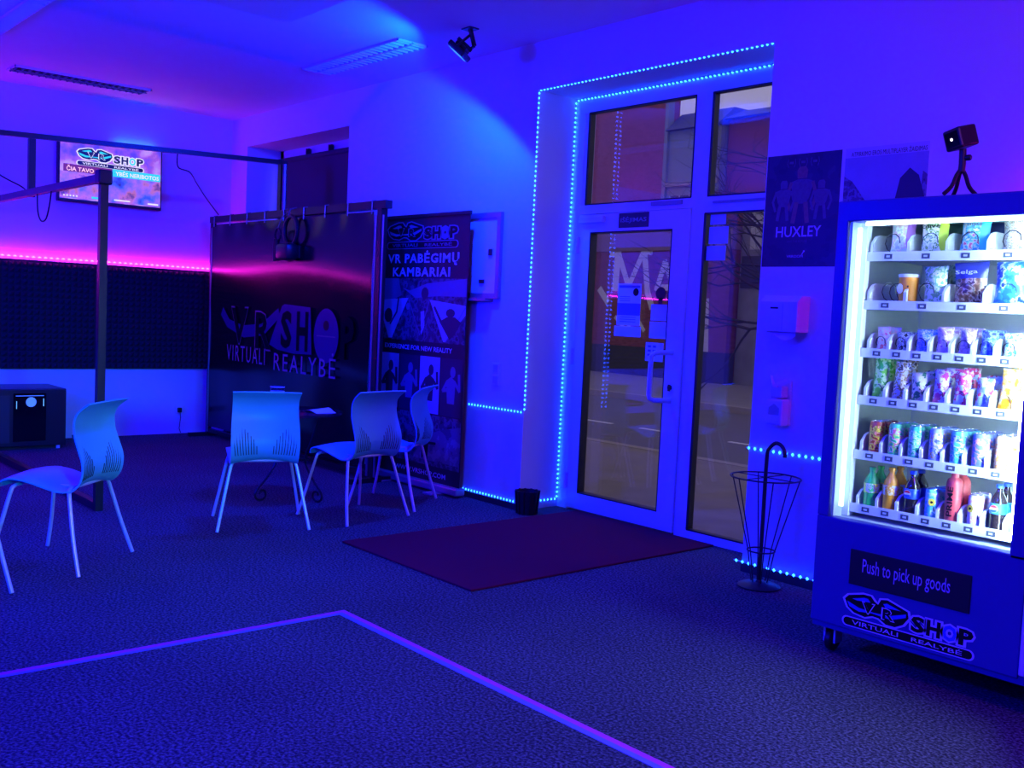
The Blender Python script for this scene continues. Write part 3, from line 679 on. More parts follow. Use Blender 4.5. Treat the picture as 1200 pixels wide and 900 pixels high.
HD = Vector((4.775, -.60, 3.235)); AX = Vector((-.50, -.40, -.76)).normalized()
fl = thing('flood_lamp', 'black flood lamp on a bracket under the ceiling by the long wall', 'flood lamp', (4.82, -.54, 3.4))
q = AX.to_track_quat('-Z', 'Y').to_matrix().to_4x4(); q.translation = HD-Vector((4.82, -.54, 3.4))
obj('lamp_head', MB().bbox(-.095, .095, -.07, .07, -.012, .03, .01).bbox(-.06, .06, -.045, .045, .028, .06, .012).xform(q), m_dark, fl)
for k in range(5): obj('cooling_fin', MB().box(-.05+k*.023, -.045+k*.023, -.05, .05, .055, .08).xform(q), m_dark, fl)
obj('lens', MB().box(-.08, .08, -.055, .055, -.0145, -.012).xform(q), M('lit_lens', (.1, .2, .5), .3, emis=(.05, .35, 1), es=1.2), fl)
obj('bracket_arm', MB().sqtube((0, 0, -.0), (.03, .02, -.12), .022).sqtube((.03, .02, -.12), q @ Vector((.10, 0, .02)), .014).sqtube((0, 0, -.045), q @ Vector((-.1, 0, .02)), .014), m_dark, fl)
obj('ceiling_plate', MB().box(-.05, .05, -.04, .04, -.008, 0), m_dark, fl)
lamp('flood_beam', 'SPOT', HD+AX*.03, 640, (.0, .018, 1.0), HD+AX*2, spot_size=math.radians(168), spot_blend=.12, shadow_soft_size=.05)

# ------------------------------------------------------------------ chairs
def catmull(P, n):
    out = []
    for i in range(len(P)-1):
        a, b, c, d = [Vector(P[max(0, min(len(P)-1, i+k))]) for k in (-1, 0, 1, 2)]
        for k in range(n):
            t = k/n; out.append(.5*((2*b)+(c-a)*t+(2*a-5*b+4*c-d)*t*t+(3*b-a-3*c+d)*t**3))
    out.append(Vector(P[-1])); return out
def chair():
    t = thing('shell_chair', 'chair', 'chair', (0, 0, 0), 0, 'pale plastic shell chairs')
    prof = [(.235, .425), (.215, .466), (.155, .492), (.075, .488), (-.02, .462), (-.10, .442), (-.155, .448), (-.195, .488), (-.205, .56), (-.18, .64), (-.155, .72), (-.16, .79), (-.195, .845), (-.265, .888)]
    wid = [.20, .212, .218, .218, .214, .212, .210, .212, .214, .212, .208, .206, .206, .212]
    pr = catmull([(a, b, w_) for (a, b), w_ in zip(prof, wid)], 4)
    m = 12; top = []; bot = []
    for i, p in enumerate(pr):
        a = pr[max(0, i-1)]; b = pr[min(len(pr)-1, i+1)]
        d = Vector((b.x-a.x, 0, b.y-a.y)).normalized(); nrm = Vector((d.z, 0, -d.x))*1.0
        s_ = i/(len(pr)-1)
        for k in range(m+1):
            u = 2*k/m-1
            curve = (.022 if s_ < .45 else .03)*(u*u)
            if s_ < .2: curve *= s_/.2
            if s_ > .8: curve *= max(.1, (1-s_)/.2)
            base = Vector((p.x, u*p.z, p.y))
            up = Vector((-nrm.x, 0, -nrm.z))
            v = base+up*curve
            top.append(v+up*.004); bot.append(v-up*.004)
    n1 = len(pr); vs = top+bot; fs = []; off = len(top)
    for i in range(n1-1):
        for k in range(m):
            a = i*(m+1)+k; q_ = (a, a+1, a+m+2, a+m+1); fs.append(q_); fs.append(tuple(x+off for x in q_[::-1]))
    for i in range(n1-1):
        a = i*(m+1); fs.append((a, a+m+1, a+m+1+off, a+off)); b = a+m; fs.append((b, b+off, b+m+1+off, b+m+1))
    for k in range(m):
        fs.append((k, k+off, k+1+off, k+1)); a = (n1-1)*(m+1)+k; fs.append((a, a+1, a+1+off, a+off))
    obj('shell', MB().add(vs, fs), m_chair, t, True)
    # two fans of dark bars; shade inside the backrest slots is in their colour
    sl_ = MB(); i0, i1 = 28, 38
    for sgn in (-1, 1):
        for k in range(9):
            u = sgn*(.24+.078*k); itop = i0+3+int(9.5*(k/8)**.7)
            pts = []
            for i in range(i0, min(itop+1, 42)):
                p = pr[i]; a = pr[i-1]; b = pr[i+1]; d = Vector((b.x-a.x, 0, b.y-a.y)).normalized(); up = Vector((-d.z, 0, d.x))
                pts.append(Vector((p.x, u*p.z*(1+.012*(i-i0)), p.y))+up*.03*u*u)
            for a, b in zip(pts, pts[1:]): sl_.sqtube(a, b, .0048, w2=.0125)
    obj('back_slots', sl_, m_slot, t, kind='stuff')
    for sx, tx, fx in ((1, .15, .245), (-1, -.15, -.265)):
        for sy in (-1, 1):
            pts = [(tx, 0, .438), (tx, sy*.15, .438), (tx+sx*.004, sy*.185, .431), (tx+sx*.012, sy*.205, .40), (tx+(fx-tx)*.55, sy*.25, .18), (fx, sy*.285, .004)]
            obj('leg', MB().tube(catmull(pts, 3), .0105, 8), m_chrome, t, True)
    obj('under_frame', MB().tube([(.15, .12, .442), (0, .12, .438), (-.15, .12, .438)], .009, 6).tube([(.15, -.12, .442), (0, -.12, .438), (-.15, -.12, .438)], .009, 6), m_chrome, t, True)
    return t
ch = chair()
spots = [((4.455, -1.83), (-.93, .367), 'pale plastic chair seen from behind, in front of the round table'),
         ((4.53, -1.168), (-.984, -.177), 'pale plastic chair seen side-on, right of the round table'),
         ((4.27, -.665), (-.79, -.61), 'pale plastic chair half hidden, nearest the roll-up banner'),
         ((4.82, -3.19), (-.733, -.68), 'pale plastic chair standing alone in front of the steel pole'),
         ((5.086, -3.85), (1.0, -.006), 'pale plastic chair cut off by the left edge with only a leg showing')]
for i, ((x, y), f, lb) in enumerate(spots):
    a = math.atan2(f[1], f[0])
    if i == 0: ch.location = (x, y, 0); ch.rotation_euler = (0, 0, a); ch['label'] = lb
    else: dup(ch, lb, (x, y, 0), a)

# ------------------------------------------------------------------ round table with scroll legs
tb = thing('round_table', 'small round dark table on scrolled iron legs behind the chairs', 'table', (3.80, -1.25, 0))
obj('tabletop', MB().lathe([(.34, .64), (.36, .645), (.36, .658), (.35, .66)], (0, 0, 0), 32), M('dark_glass_top', (.015, .015, .03), .12), tb, True)
for k in range(3):
    a = math.radians(-95+120*k); c, s_ = math.cos(a), math.sin(a)
    prof = [(.24, .64), (.17, .45), (.12, .30), (.19, .17), (.265, .08), (.275, .035), (.25, .010), (.215, .012), (.195, .04), (.205, .072), (.235, .075), (.245, .05)]
    obj('leg', MB().tube(catmull([(r*c, r*s_, z) for r, z in prof], 4), .009, 6), m_steel, tb, True)
obj('ring_brace', MB().tube([(.13*math.cos(2*PI*k/20), .13*math.sin(2*PI*k/20), .31) for k in range(21)], .007, 6), m_steel, tb)
cup = thing('drinking_glass', 'tall ridged glass standing on the round table behind the back of a chair', 'glass', (3.66, -1.31, .66))
cup.scale = (1.25, 1.25, 1.3)
obj('glass_wall', MB().lathe([(.030, 0), (.034, .003), (.042, .135), (.040, .135), (.031, .008), (.001, .008)], (0, 0, 0), 16), glass_mat('cup_glass', (.7, .75, .95), 1.5, .05), cup, True)
for k in range(5):
    obj('ridge', MB().tube([((.036+.0014*k)*math.cos(2*PI*i/16), (.036+.0014*k)*math.sin(2*PI*i/16), .03+.024*k) for i in range(17)], .0022, 5), m_white, cup)
pa = MB(); 
for i in range(7):
    for j in range(3): pa.v.append((-.11+.22*i/6, -.08+.16*j/2, .003+.03*math.sin(PI*i/6)**2*(.5+.25*j)))
for i in range(6):
    for j in range(2): k = i*3+j; pa.f.append((k, k+3, k+4, k+1)); pa.mi.append(0)
tag(obj('leaflet', pa, m_paper, None, True, loc=(3.95, -1.12, .659)), 'bent white leaflet lying at the edge of the round table', 'leaflet')

# ------------------------------------------------------------------ floor pieces
tag(obj('door_mat', MB().bbox(0, 1.27, 0, 2.02, 0, .012, .004), m_mat, None, loc=(5.195, -1.655, 0)), 'large dark maroon mat in front of the entrance', 'mat')
m_tp = M('pink_tape', (.95, .03, .45), .55, var=.1); m_tb = M('blue_tape', (.20, .22, .85), .55, var=.1)
tp = thing('floor_tape', 'pink and blue tape corner marking a play area on the carpet', 'tape', (6.42, -2.40, 0))
obj('pink_tape', MB().box(0, 5.5, .0, .028, .0005, .0022).box(-.028, .0, -5.0, .028, .0005, .0022), m_tp, tp, label='pink half of the tape')
obj('blue_tape', MB().box(0.02, 5.5, -.028, .0, .0005, .002).box(.0, .022, -5.0, .0, .0005, .002), m_tb, tp, label='blue half of the tape')
bn = thing('ribbed_bin', 'small black ribbed waste bin in the corner of the door recess', 'bin', (5.065, -.02, 0))
obj('bin_body', MB().lathe([(.07, 0), (.085, .17), (.08, .17), (.066, .01)], (0, 0, 0), 20), m_dark, bn, True)
for k in range(12):
    a = 2*PI*k/12; obj('rib', MB().sqtube((.073*math.cos(a), .073*math.sin(a), .005), (.088*math.cos(a), .088*math.sin(a), .172), .012), m_steel, bn)

# ------------------------------------------------------------------ umbrella stand
us = thing('umbrella_stand', 'black wire umbrella stand with a hooked handle by the side window', 'umbrella stand', (7.225, -.215, 0))
obj('base_plate', MB().lathe([(.115, 0), (.118, .008), (.10, .018), (.02, .028), (.012, .04)], (0, 0, 0), 28), m_dark, us, True)
obj('hook_post', MB().tube(catmull([(0, 0, .02), (0, 0, .4), (0, 0, .72), (.012, 0, .775), (.05, .0, .81), (.09, 0, .80), (.112, 0, .765), (.114, 0, .74)], 4), .011, 8), m_dark, us, True)
for rz_, rr in ((.615, .19), (.205, .075)):
    obj('ring', MB().tube([(rr*math.cos(2*PI*k/28), rr*math.sin(2*PI*k/28), rz_) for k in range(29)], .0045, 6), m_dark, us, True)
for k in range(6):
    a = 2*PI*k/6+.3; obj('wire', MB().tube([(.19*math.cos(a), .19*math.sin(a), .615), (.075*math.cos(a), .075*math.sin(a), .205), (.045*math.cos(a), .045*math.sin(a), .03)], .0035, 5), m_dark, us)
obj('cross_wire', MB().tube([(-.19, 0, .615), (.19, 0, .615)], .003, 5).tube([(0, -.19, .615), (0, .19, .615)], .003, 5), m_dark, us)

# ------------------------------------------------------------------ dispensers
pt = thing('paper_towel_dispenser', 'white paper towel dispenser with a towel hanging out on the wall', 'dispenser', (7.17, 0, 1.42))
obj('case', MB().prism([(0, 0.0), (0, .20), (-.075, .20), (-.12, .165), (-.12, .0)], 'x', -.122, .122), m_white, pt)
obj('window_slot', MB().box(-.05, .0, -.1215, -.12, .125, .135), m_dark, pt)
obj('case_seam', MB().box(.030, .032, -.1212, -.12, .01, .155), M('grey_seam', (.35, .35, .4), .5), pt)
tw = MB(); 
for i in range(8):
    a = i/7
    tw.v += [(-.09+.19*a, -.085, .0), (-.075+.175*a, -.10-.012*math.sin(a*4), -.012-.035*math.sin(PI*min(1, (1-a)*1.2+.12)))]
for i in range(7): tw.f.append((2*i, 2*i+2, 2*i+3, 2*i+1)); tw.mi.append(0)
obj('paper_towel', tw, m_paper, pt, True)
sd = thing('soap_dispenser', 'white soap dispenser with an elbow lever below the towel dispenser', 'dispenser', (7.16, 0, .89))
obj('back_plate', MB().bbox(-.055, .055, -.012, 0, 0, .26, .004), m_white, sd)
obj('bottle', MB().bbox(-.055, .055, -.085, -.012, .0, .15, .012), m_white, sd)
obj('pump_body', MB().bbox(-.04, .04, -.075, -.012, .155, .225, .01), M('translucent_plastic', (.65, .66, .7), .3), sd)
obj('lever', MB().sqtube((-.055, -.05, .275), (-.01, -.085, .225), .014).sqtube((-.01, -.085, .225), (.055, -.06, .262), .014).sqtube((0, -.03, .20), (0, -.085, .225), .014), m_white, sd)
obj('soap_window', MB().prism([(-.035, .06), (.035, .06), (.035, .10), (0, .125), (-.035, .10)], 'y', -.0862, -.085), M('grey_window', (.4, .4, .46), .3), sd)

# ------------------------------------------------------------------ posters and notices
def sheet(name, label, cat, x0, x1, z0, z1, y, mat, draw=None, group=None, th=.0015):
    t = thing(name, label, cat, ((x0+x1)/2, y, z0), 0, group)
    obj('paper_sheet', MB().box(-(x1-x0)/2, (x1-x0)/2, -th, 0, 0, z1-z0), mat, t)
    if draw:
        B_ = Board((-(x1-x0)/2, -th, 0), (1, 0, 0), (0, 0, 1), step=.0004, start=.0005); draw(B_, x1-x0, z1-z0); B_.done('print', t)
    return t
def d_hux(B, w, h):
    B.rect(.0, .0, w, h, ramp_mat('poster_dark_print', [(.012, .010, .022), (.02, .016, .035), (.035, .028, .055)], 7, .4, 4), 0)
    g1 = M('poster_bronze', (.34, .17, .13), .5, scale=50, var=.6); g2 = M('poster_grey', (.16, .14, .20), .5, scale=50, var=.6); wh = M('poster_white', (.62, .55, .72), .5)
    for fx, fy, k, m_ in ((.235, .30, 1.0, g1), (.12, .30, .72, g2), (.36, .30, .68, g2)):
        T = lambda pts: [(fx+a*k, fy+b*k) for a, b in pts]
        B.poly(T([(-.03, .19), (.03, .19), (.034, .235), (.02, .255), (-.02, .255), (-.034, .235)]), m_, 2)
        B.poly(T([(-.075, .17), (-.03, .185), (.03, .185), (.075, .17), (.05, .08), (.03, .05), (-.03, .05), (-.05, .08)]), g2 if m_ is g1 else m_, 1)
        B.line(T([(-.07, .165), (-.095, .09), (-.07, .02)]), .02*k, m_, 1); B.line(T([(.07, .165), (.095, .09), (.07, .02)]), .02*k, m_, 1)
        B.line(T([(-.03, .05), (-.045, -.05)]), .028*k, m_, 1); B.line(T([(.03, .05), (.045, -.05)]), .028*k, m_, 1)
    B.text('HUXLEY', .085, .165, .375, .225, wh, 3, .012); B.text('SAVE THE FUTURE', .16, .135, .29, .147, g2, 3)
    B.text('VRROOM', .165, .05, .27, .065, wh, 3)
    B.disc(.275, .085, .006, .006, wh, 3, 8); B.line([(.262, .066), (.275, .085)], .005, wh, 3)
    for k in range(3):
        cx = .16+.075*k; B.line([(cx-.022, .60), (cx-.026, .575), (cx-.018, .555)], .004, g2, 3); B.line([(cx+.022, .60), (cx+.026, .575), (cx+.018, .555)], .004, g2, 3); B.rect(cx-.013, .573, cx+.013, .586, g2, 3)
sheet('poster', 'dark HUXLEY game poster with three robots, left of the vending machine', 'poster', 6.958, 7.43, 1.786, 2.412, 0, M('poster_black', (.012, .011, .02), .35), d_hux)
def d_p2(B, w, h):
    sky = M('poster_sky', (.36, .38, .62), .5, scale=6, var=.3); trees = ramp_mat('poster_trees', [(.05, .05, .09), (.11, .10, .17), (.2, .19, .3), (.08, .07, .12)], 22, .5, 5); dk = M('poster_shade', (.035, .03, .06), .5)
    B.rect(0, 0, w, h-.05, sky, 0); B.poly([(0, 0), (w, 0), (w, .18), (.36, .22), (.24, .20), (.17, .30), (.12, .36), (.05, .45), (0, .48)], trees, 1)
    B.poly([(.29, 0), (.45, 0), (.46, .34), (.42, .46), (.37, .50), (.32, .45), (.29, .30)], dk, 2); B.poly([(.43, .28), (w, .32), (w, .46), (.44, .48)], trees, 1)
    B.line([(.17, .2), (.235, .26), (.30, .2)], .008, sky, 3); B.disc(.24, .29, .02, .02, sky, 2, 10)
    B.text('ATPIRKIMO EROS MULTIPLAYER ŽAIDIMAS', .035, h-.045, w-.01, h-.015, dk, 2)
sheet('poster', 'pale landscape poster half hidden behind the vending machine', 'poster', 7.452, 7.918, 1.786, 2.412, 0, M('poster_pale', (.62, .62, .74), .5), d_p2)
YG = .4118
p_ntext = M('notice_text', (.16, .17, .3), .6); p_nblue = M('notice_blue_block', (.16, .17, .42), .6)
def d_n1(B, w, h):
    B.rect(.01, h-.03, w-.01, h-.012, p_ntext, 0); B.disc(w*.78, h*.80, .028, .028, p_blk, 0); B.rect(0, h*.24, w, h*.53, p_nblue, 0)
    for k in range(3): B.rect(.02, h*(.68-.05*k), w*.55, h*(.695-.05*k), p_ntext, 0)
    for k in range(3): B.rect(.03, h*(.19-.055*k), w-.04, h*(.205-.055*k), p_ntext, 0)
sheet('notice', 'tall opening notice with a blue block taped to the door glass', 'notice', 5.455, 5.675, 1.405, 1.70, YG, m_paper, d_n1)
sheet('notice', 'wide blank slip under the tall notice on the door glass', 'notice', 5.435, 5.69, 1.325, 1.398, YG, m_paper)
sheet('notice', 'upper pale sheet beneath the black round sticker on the door glass', 'notice', 5.775, 5.935, 1.448, 1.56, YG, m_paper)
sheet('notice', 'lower pale sheet taped above the door handle on the glass', 'notice', 5.77, 5.93, 1.325, 1.44, YG, m_paper)
def d_n3(B, w, h):
    for k in range(3):
        for i in range(2+k % 2): B.rect(.02+.045*i, h-.035-.03*k, .05+.045*i, h-.02-.03*k, p_ntext, 0)
sheet('notice', 'small printed notice beside the top of the door handle', 'notice', 5.745, 5.905, 1.165, 1.295, YG, m_paper, d_n3)
st = obj('round_sticker', MB().lathe([(.045, -.002), (.045, 0)], (0, 0, 0), 20, axis='y').box(-.018, .018, -.002, 0, -.075, -.03), M('black_sticker', (.01, .01, .014), .4), None, loc=(5.855, YG, 1.635))
tag(st, 'black round sticker with a short stem on the door glass', 'sticker')
for nm, a, b, c, d in (('topmost', 6.245, 6.37, 2.09, 2.155), ('middle', 6.24, 6.395, 1.965, 2.075), ('lowest', 6.222, 6.382, 1.857, 1.952)):
    sheet('notice', f'{nm} of three blank slips at the top of the side window glass', 'notice', a, b, c, d, YG, m_paper)
def d_ex(B, w, h): B.text('IŠĖJIMAS', .02, .03, w-.02, h-.025, M('sign_letters', (.30, .42, .50), .5), 0, .008)
sheet('exit_sign', 'small dark green exit sign above the door glass', 'sign', 5.46, 5.742, 2.092, 2.195, .374, M('sign_green', (.012, .035, .05), .4), d_ex, th=.003)

# ------------------------------------------------------------------ vending machine
VX0, VX1, VYF, VYB, VZ0, VZ1 = 8.0, 9.14, -.934, -.17, .125, 2.005
GX0, GX1, GZ0, GZ1 = 8.055, 8.838, .62, 1.915
vm = thing('vending_machine', 'blue glass-front vending machine full of snacks and drinks on castors', 'vending machine', (VX0, VYF, 0))
V0 = Vector((VX0, VYF, 0))
def vb(mb): mb.v = [tuple(Vector(v)-V0) for v in mb.v]; return mb
m_vbody = M('blue_vending_paint', (.03, .035, .27), .35, var=.04)
m_vin = M('white_vending_liner', (.80, .83, .86), .4, var=.03)
m_vgrey = M('grey_vending_back', (.74, .79, .86), .5, var=.06)
cabm = MB().box(VX0, VX0+.03, VYF+.06, VYB, VZ0, VZ1).box(VX1-.03, VX1, VYF+.06, VYB, VZ0, VZ1).box(VX0, VX1, VYB-.03, VYB, VZ0, VZ1).box(VX0, VX1, VYF+.06, VYB, VZ1-.04, VZ1).box(VX0, VX1, VYF+.06, VYB, VZ0, VZ0+.06)
obj('cabinet', vb(cabm), m_vbody, vm)
dr = MB().bbox(VX0, GX0, VYF, VYF+.06, GZ0, VZ1, .006).bbox(GX1, VX1, VYF, VYF+.06, GZ0-.02, VZ1, .006).bbox(GX0-.01, GX1+.01, VYF, VYF+.06, GZ1, VZ1, .006).bbox(VX0, 8.903, VYF, VYF+.06, VZ0+.02, GZ0, .006)
obj('front_door', vb(dr), m_vbody, vm)
obj('toe_panel', vb(MB().bbox(VX0+.005, VX1-.005, VYF+.012, VYF+.05, VZ0-.005, VZ0+.03, .004)), m_vbody, vm)
obj('payment_panel', vb(MB().bbox(8.905, VX1-.01, VYF-.004, VYF+.05, VZ0+.035, GZ0-.03, .006)), M('white_payment_panel', (.75, .72, .8), .4), vm)
obj('glass', vb(MB().box(GX0, GX1, VYF+.012, VYF+.018, GZ0, GZ1)), m_vglass, vm)
IYB = -.26; ix0, ix1 = 8.06, 8.835
lin = MB().box(ix0-.012, ix0, VYF+.03, IYB, GZ0-.02, GZ1+.01).box(ix1, ix1+.012, VYF+.03, IYB, GZ0-.02, GZ1+.01).box(ix0, ix1, IYB, IYB+.01, GZ0-.02, GZ1+.01).box(ix0-.012, ix1+.012, VYF+.03, IYB, GZ1+.0, GZ1+.012).box(ix0-.012, ix1+.012, VYF+.03, IYB, GZ0-.02, GZ0-.004)
obj('inner_liner', vb(lin), M('pale_liner', (.46, .52, .55), .45, var=.03), vm)
obj('back_panel', vb(MB().box(ix0+.001, ix1-.001, IYB-.004, IYB, GZ0, GZ1)), m_vgrey, vm)
obj('wall_rail', vb(MB().box(ix0, ix0+.03, VYF+.10, VYF+.14, GZ0, GZ1)), m_vin, vm)
m_tl = M('white_light_tube', (.9, .95, 1), .3, emis=(.56, .90, 1), es=2.6)
m_tl2 = M('bright_light_tube', (.9, .95, 1), .3, emis=(.60, .90, 1), es=330)
m_tl3 = M('top_light_tube', (.9, .95, 1), .3, emis=(.6, .9, 1), es=14)
obj('light_tube', vb(MB().tube([(8.075, -.868, .665), (8.075, -.868, 1.893)], .0105, 10)), m_tl, vm, True)
obj('light_tube', vb(MB().tube([(8.12, -.895, 1.906), (8.82, -.895, 1.906)], .0075, 10)), m_tl3, vm, True)
obj('light_tube', vb(MB().tube([(8.826, -.56, .665), (8.826, -.56, 1.893)], .0055, 10)), M('added_inner_glow', (.9, .95, 1), .3, emis=(.60, .90, 1), es=150), vm, True)  # unseen inner tube added to brighten the back of the shelves
obj('light_tube', vb(MB().tube([(8.829, -.905, .665), (8.829, -.905, 1.893)], .0055, 10)), m_tl2, vm, True)
SH = [(1.772, 4), (1.561, 4), (1.351, 8), (1.142, 8), (.899, 8), (.660, 8)]
YR = -.82
m_coil = M('dark_coil_wire', (.05, .05, .07), .35, .6); m_tag = M('price_tag', (.06, .07, .10), .5); m_tagw = M('price_tag_digit', (.6, .65, .72), .5)
prot = {}
def coil(r, turns, L):
    pts = [(r*math.cos(a), L*a/(2*PI*turns), r+.003+r*math.sin(a)) for a in [2*PI*k/10 for k in range(int(turns*10)+1)]]
    return MB().tube(pts, .0022, 4)
def divider(h, w_):
    pts = [(-.0, 0), (.0, h*.55), (.03, h*.9), (.055, h), (.12, h), (.42, h*.9), (.42, 0)]
    return MB().prism([(a, b) for a, b in pts], 'x', -w_/2, w_/2)
def slot_x(n, k): return 8.19+.168*k if n == 4 else 8.1675+.0912*k
for si, (z, n) in enumerate(SH):
    wide = n == 4
    shf = obj('shelf', vb(MB().box(ix0+.025, ix1-.018, YR+.004, IYB-.01, z-.006, z+.012)), m_vin, vm)
    obj('price_rail', vb(MB().box(ix0+.025, ix1-.002, YR-.002, YR+.005, z-.020, z+.020)), m_vin, shf)
    shf.name = 'shelf'
    for k in range(n):
        x = slot_x(n, k)
        if x+.02 < ix1:
            obj('price_tag', vb(MB().box(x-.018, x+.018, YR-.0035, YR-.002, z-.011, z+.010, m_tag).box(x-.008, x+.008, YR-.0042, YR-.0035, z-.0045, z+.0035, m_tagw)), None, shf)
        # tongue-shaped divider at the left of each column and the coil that pushes the goods
        dh = (.085 if wide else .078) if si < 4 else (.085 if si == 4 else .075)
        dw = .012; dx = x-(.084 if wide else .0456)
        if ('d', dh) not in prot:
            prot[('d', dh)] = obj('divider', divider(dh, .012), m_vin, shf); d_ = prot[('d', dh)]
        else:
            d_ = prot[('d', dh)].copy(); COL.objects.link(d_); d_.parent = shf
        d_.location = Vector((max(dx, ix0+.035), YR+.005, z+.012))-V0
        r = .042 if wide else .030
        if ('c', r) not in prot:
            prot[('c', r)] = obj('spiral_coil', coil(r, 7, .45), m_coil, shf); c_ = prot[('c', r)]
        else:
            c_ = prot[('c', r)].copy(); COL.objects.link(c_); c_.parent = shf
        c_.location = Vector((x, YR+.010, z+.012))-V0
bd = MB().bbox(8.178, 8.706, VYF-.006, VYF, .348, .503, .004)
flap = obj('delivery_flap', vb(bd), M('black_flap', (.010, .010, .016), .4), vm)
B = Board(Vector((8.178, VYF-.006, .348))-V0, (1, 0, 0), (0, 0, 1)); B.text('Push to pick up goods', .062, .045, .446, .122, M('flap_lettering', (.55, .48, .66), .5), 1, .006); B.done('lettering', flap)
B = Board(Vector((8.0, VYF, 0))-V0, (1, 0, 0), (0, 0, 1)); v_rim = M('logo_rim', (.75, .68, .85), .5); v_acc = M('logo_blue', (.05, .12, .62), .4)
logo(B, .166, .165, .575, v_rim, p_blk, v_acc, p_blk, l=1, h=.155); B.done('shop_logo', vm, 'shop logo sticker with pale outline')
for cx in (8.06, 9.08):
    for cy in (VYF+.10, VYB-.08):
        c_ = obj('castor', vb(MB().lathe([(.045, -.015), (.05, -.01), (.05, .01), (.045, .015)], (cx, cy, .05), 18, axis='x')), m_dark, vm, True)
        obj('castor_fork', vb(MB().box(cx-.03, cx-.02, cy-.03, cy+.03, .04, .13).box(cx+.02, cx+.03, cy-.03, cy+.03, .04, .13).box(cx-.035, cx+.035, cy-.04, cy+.04, .115, .13)), m_chrome, c_)

# ------------------------------------------------------------------ goods
def bag_mb(w_, h, d, mats=(None, None), top=False):
    nx_, nz_ = 8, 10; vs = []; fs = []
    for side in (-1, 1):
        for j in range(nz_+1):
            for i in range(nx_+1):
                u = 2*i/nx_-1; v = j/nz_; e = 2*v-1
                th = (1-abs(u)**3)*(1-abs(e)**4)
                pinch = 1-.10*(1-abs(e)**2)
                vs.append((u*w_/2*pinch, side*d/2*th+.003*math.sin(5*u+7*v)*th, v*h))
    o = (nx_+1)*(nz_+1)
    for j in range(nz_):
        for i in range(nx_):
            a = j*(nx_+1)+i; q_ = (a, a+1, a+nx_+2, a+nx_+1); fs.append(q_); fs.append(tuple(x+o for x in q_[::-1]))
    for j in range(nz_):
        a = j*(nx_+1); b = a+nx_; fs.append((a, a+nx_+1, a+nx_+1+o, a+o)); fs.append((b, b+o, b+nx_+1+o, b+nx_+1))
    for i in range(nx_):
        fs.append((i, i+o, i+1+o, i+1)); a = nz_*(nx_+1)+i; fs.append((a, a+1, a+1+o, a+o))
    mb = MB().add(vs, fs)
    if mats[1]:
        mb.mats = list(mats)
        for n_, f in enumerate(mb.f):
            cx = sum(vs[k][0] for k in f)/len(f); cz = sum(vs[k][2] for k in f)/len(f)
            mb.mi[n_] = 1 if ((cz > h*.56) if top else (cx > w_*.24)) else 0
    return mb
def bag(name, label, cat, x, z, w_, h, d, mat, edge=None, word=None, wcol=None, y=-.765, rz=0., group=None, panel=None, top=False):
    t = thing(name, label, cat, (x, y, z), rz, group)
    t.rotation_euler = (-.07, random.uniform(-.06, .06), rz)
    obj('wrapper', bag_mb(w_, h, d, (mat, edge), top), mat, t, True)
    sm = MB()
    for zz in (.0, h-.012):
        for k in range(6):
            sm.box(-w_/2*.97, w_/2*.97, -.0022-.0008*(k % 2), .0022+.0008*(k % 2), zz+.002*k, zz+.002*k+.002)
    obj('crimped_seam', sm, edge or mat, t)
    B_ = Board((-w_/2, -d/2-.001, 0), (1, 0, 0), (0, 0, 1), step=.0005)
    if panel: B_.disc(w_*.47, h*.36, w_*.27, h*.22, panel, 0, 14)
    if word: B_.text(word, w_*.14, h*.68, w_*.78, h*.80, wcol or p_blk, 1, .01)
    if panel or word: B_.done('print', t)
    return t
def can(label, x, z, mat, band, y=-.765, h=.142, r=.032, group=None, spot=False):
    t = thing('drink_can', label, 'can', (x, y, z), random.uniform(-.4, .4), group)
    obj('can_body', MB().lathe([(r*.78, 0), (r, .008), (r, h-.014), (r*.84, h-.002)], (0, 0, 0), 16), mat, t, True)
    if spot:
        B_ = Board((0, -r-.0015, h*.55), (1, 0, 0), (0, 0, 1)); B_.disc(0, 0, r*.5, r*.55, M('yellow_spot', (.9, .72, .05), .4), 0, 14); B_.disc(0, 0, r*.2, r*.2, p_blk, 1, 8); B_.done('emblem', t)
    obj('can_lid', MB().lathe([(r*.86, h-.003), (r*.87, h), (r*.78, h), (r*.76, h-.004), (.001, h-.004)], (0, 0, 0), 16), M('can_metal', (.7, .7, .75), .25, .9), t, True)
    obj('label_band', MB().lathe([(r+.0002, h*.11), (r+.0008, h*.13), (r+.0008, h*.84), (r+.0002, h*.86)], (0, 0, 0), 16), band, t, True)
    return t
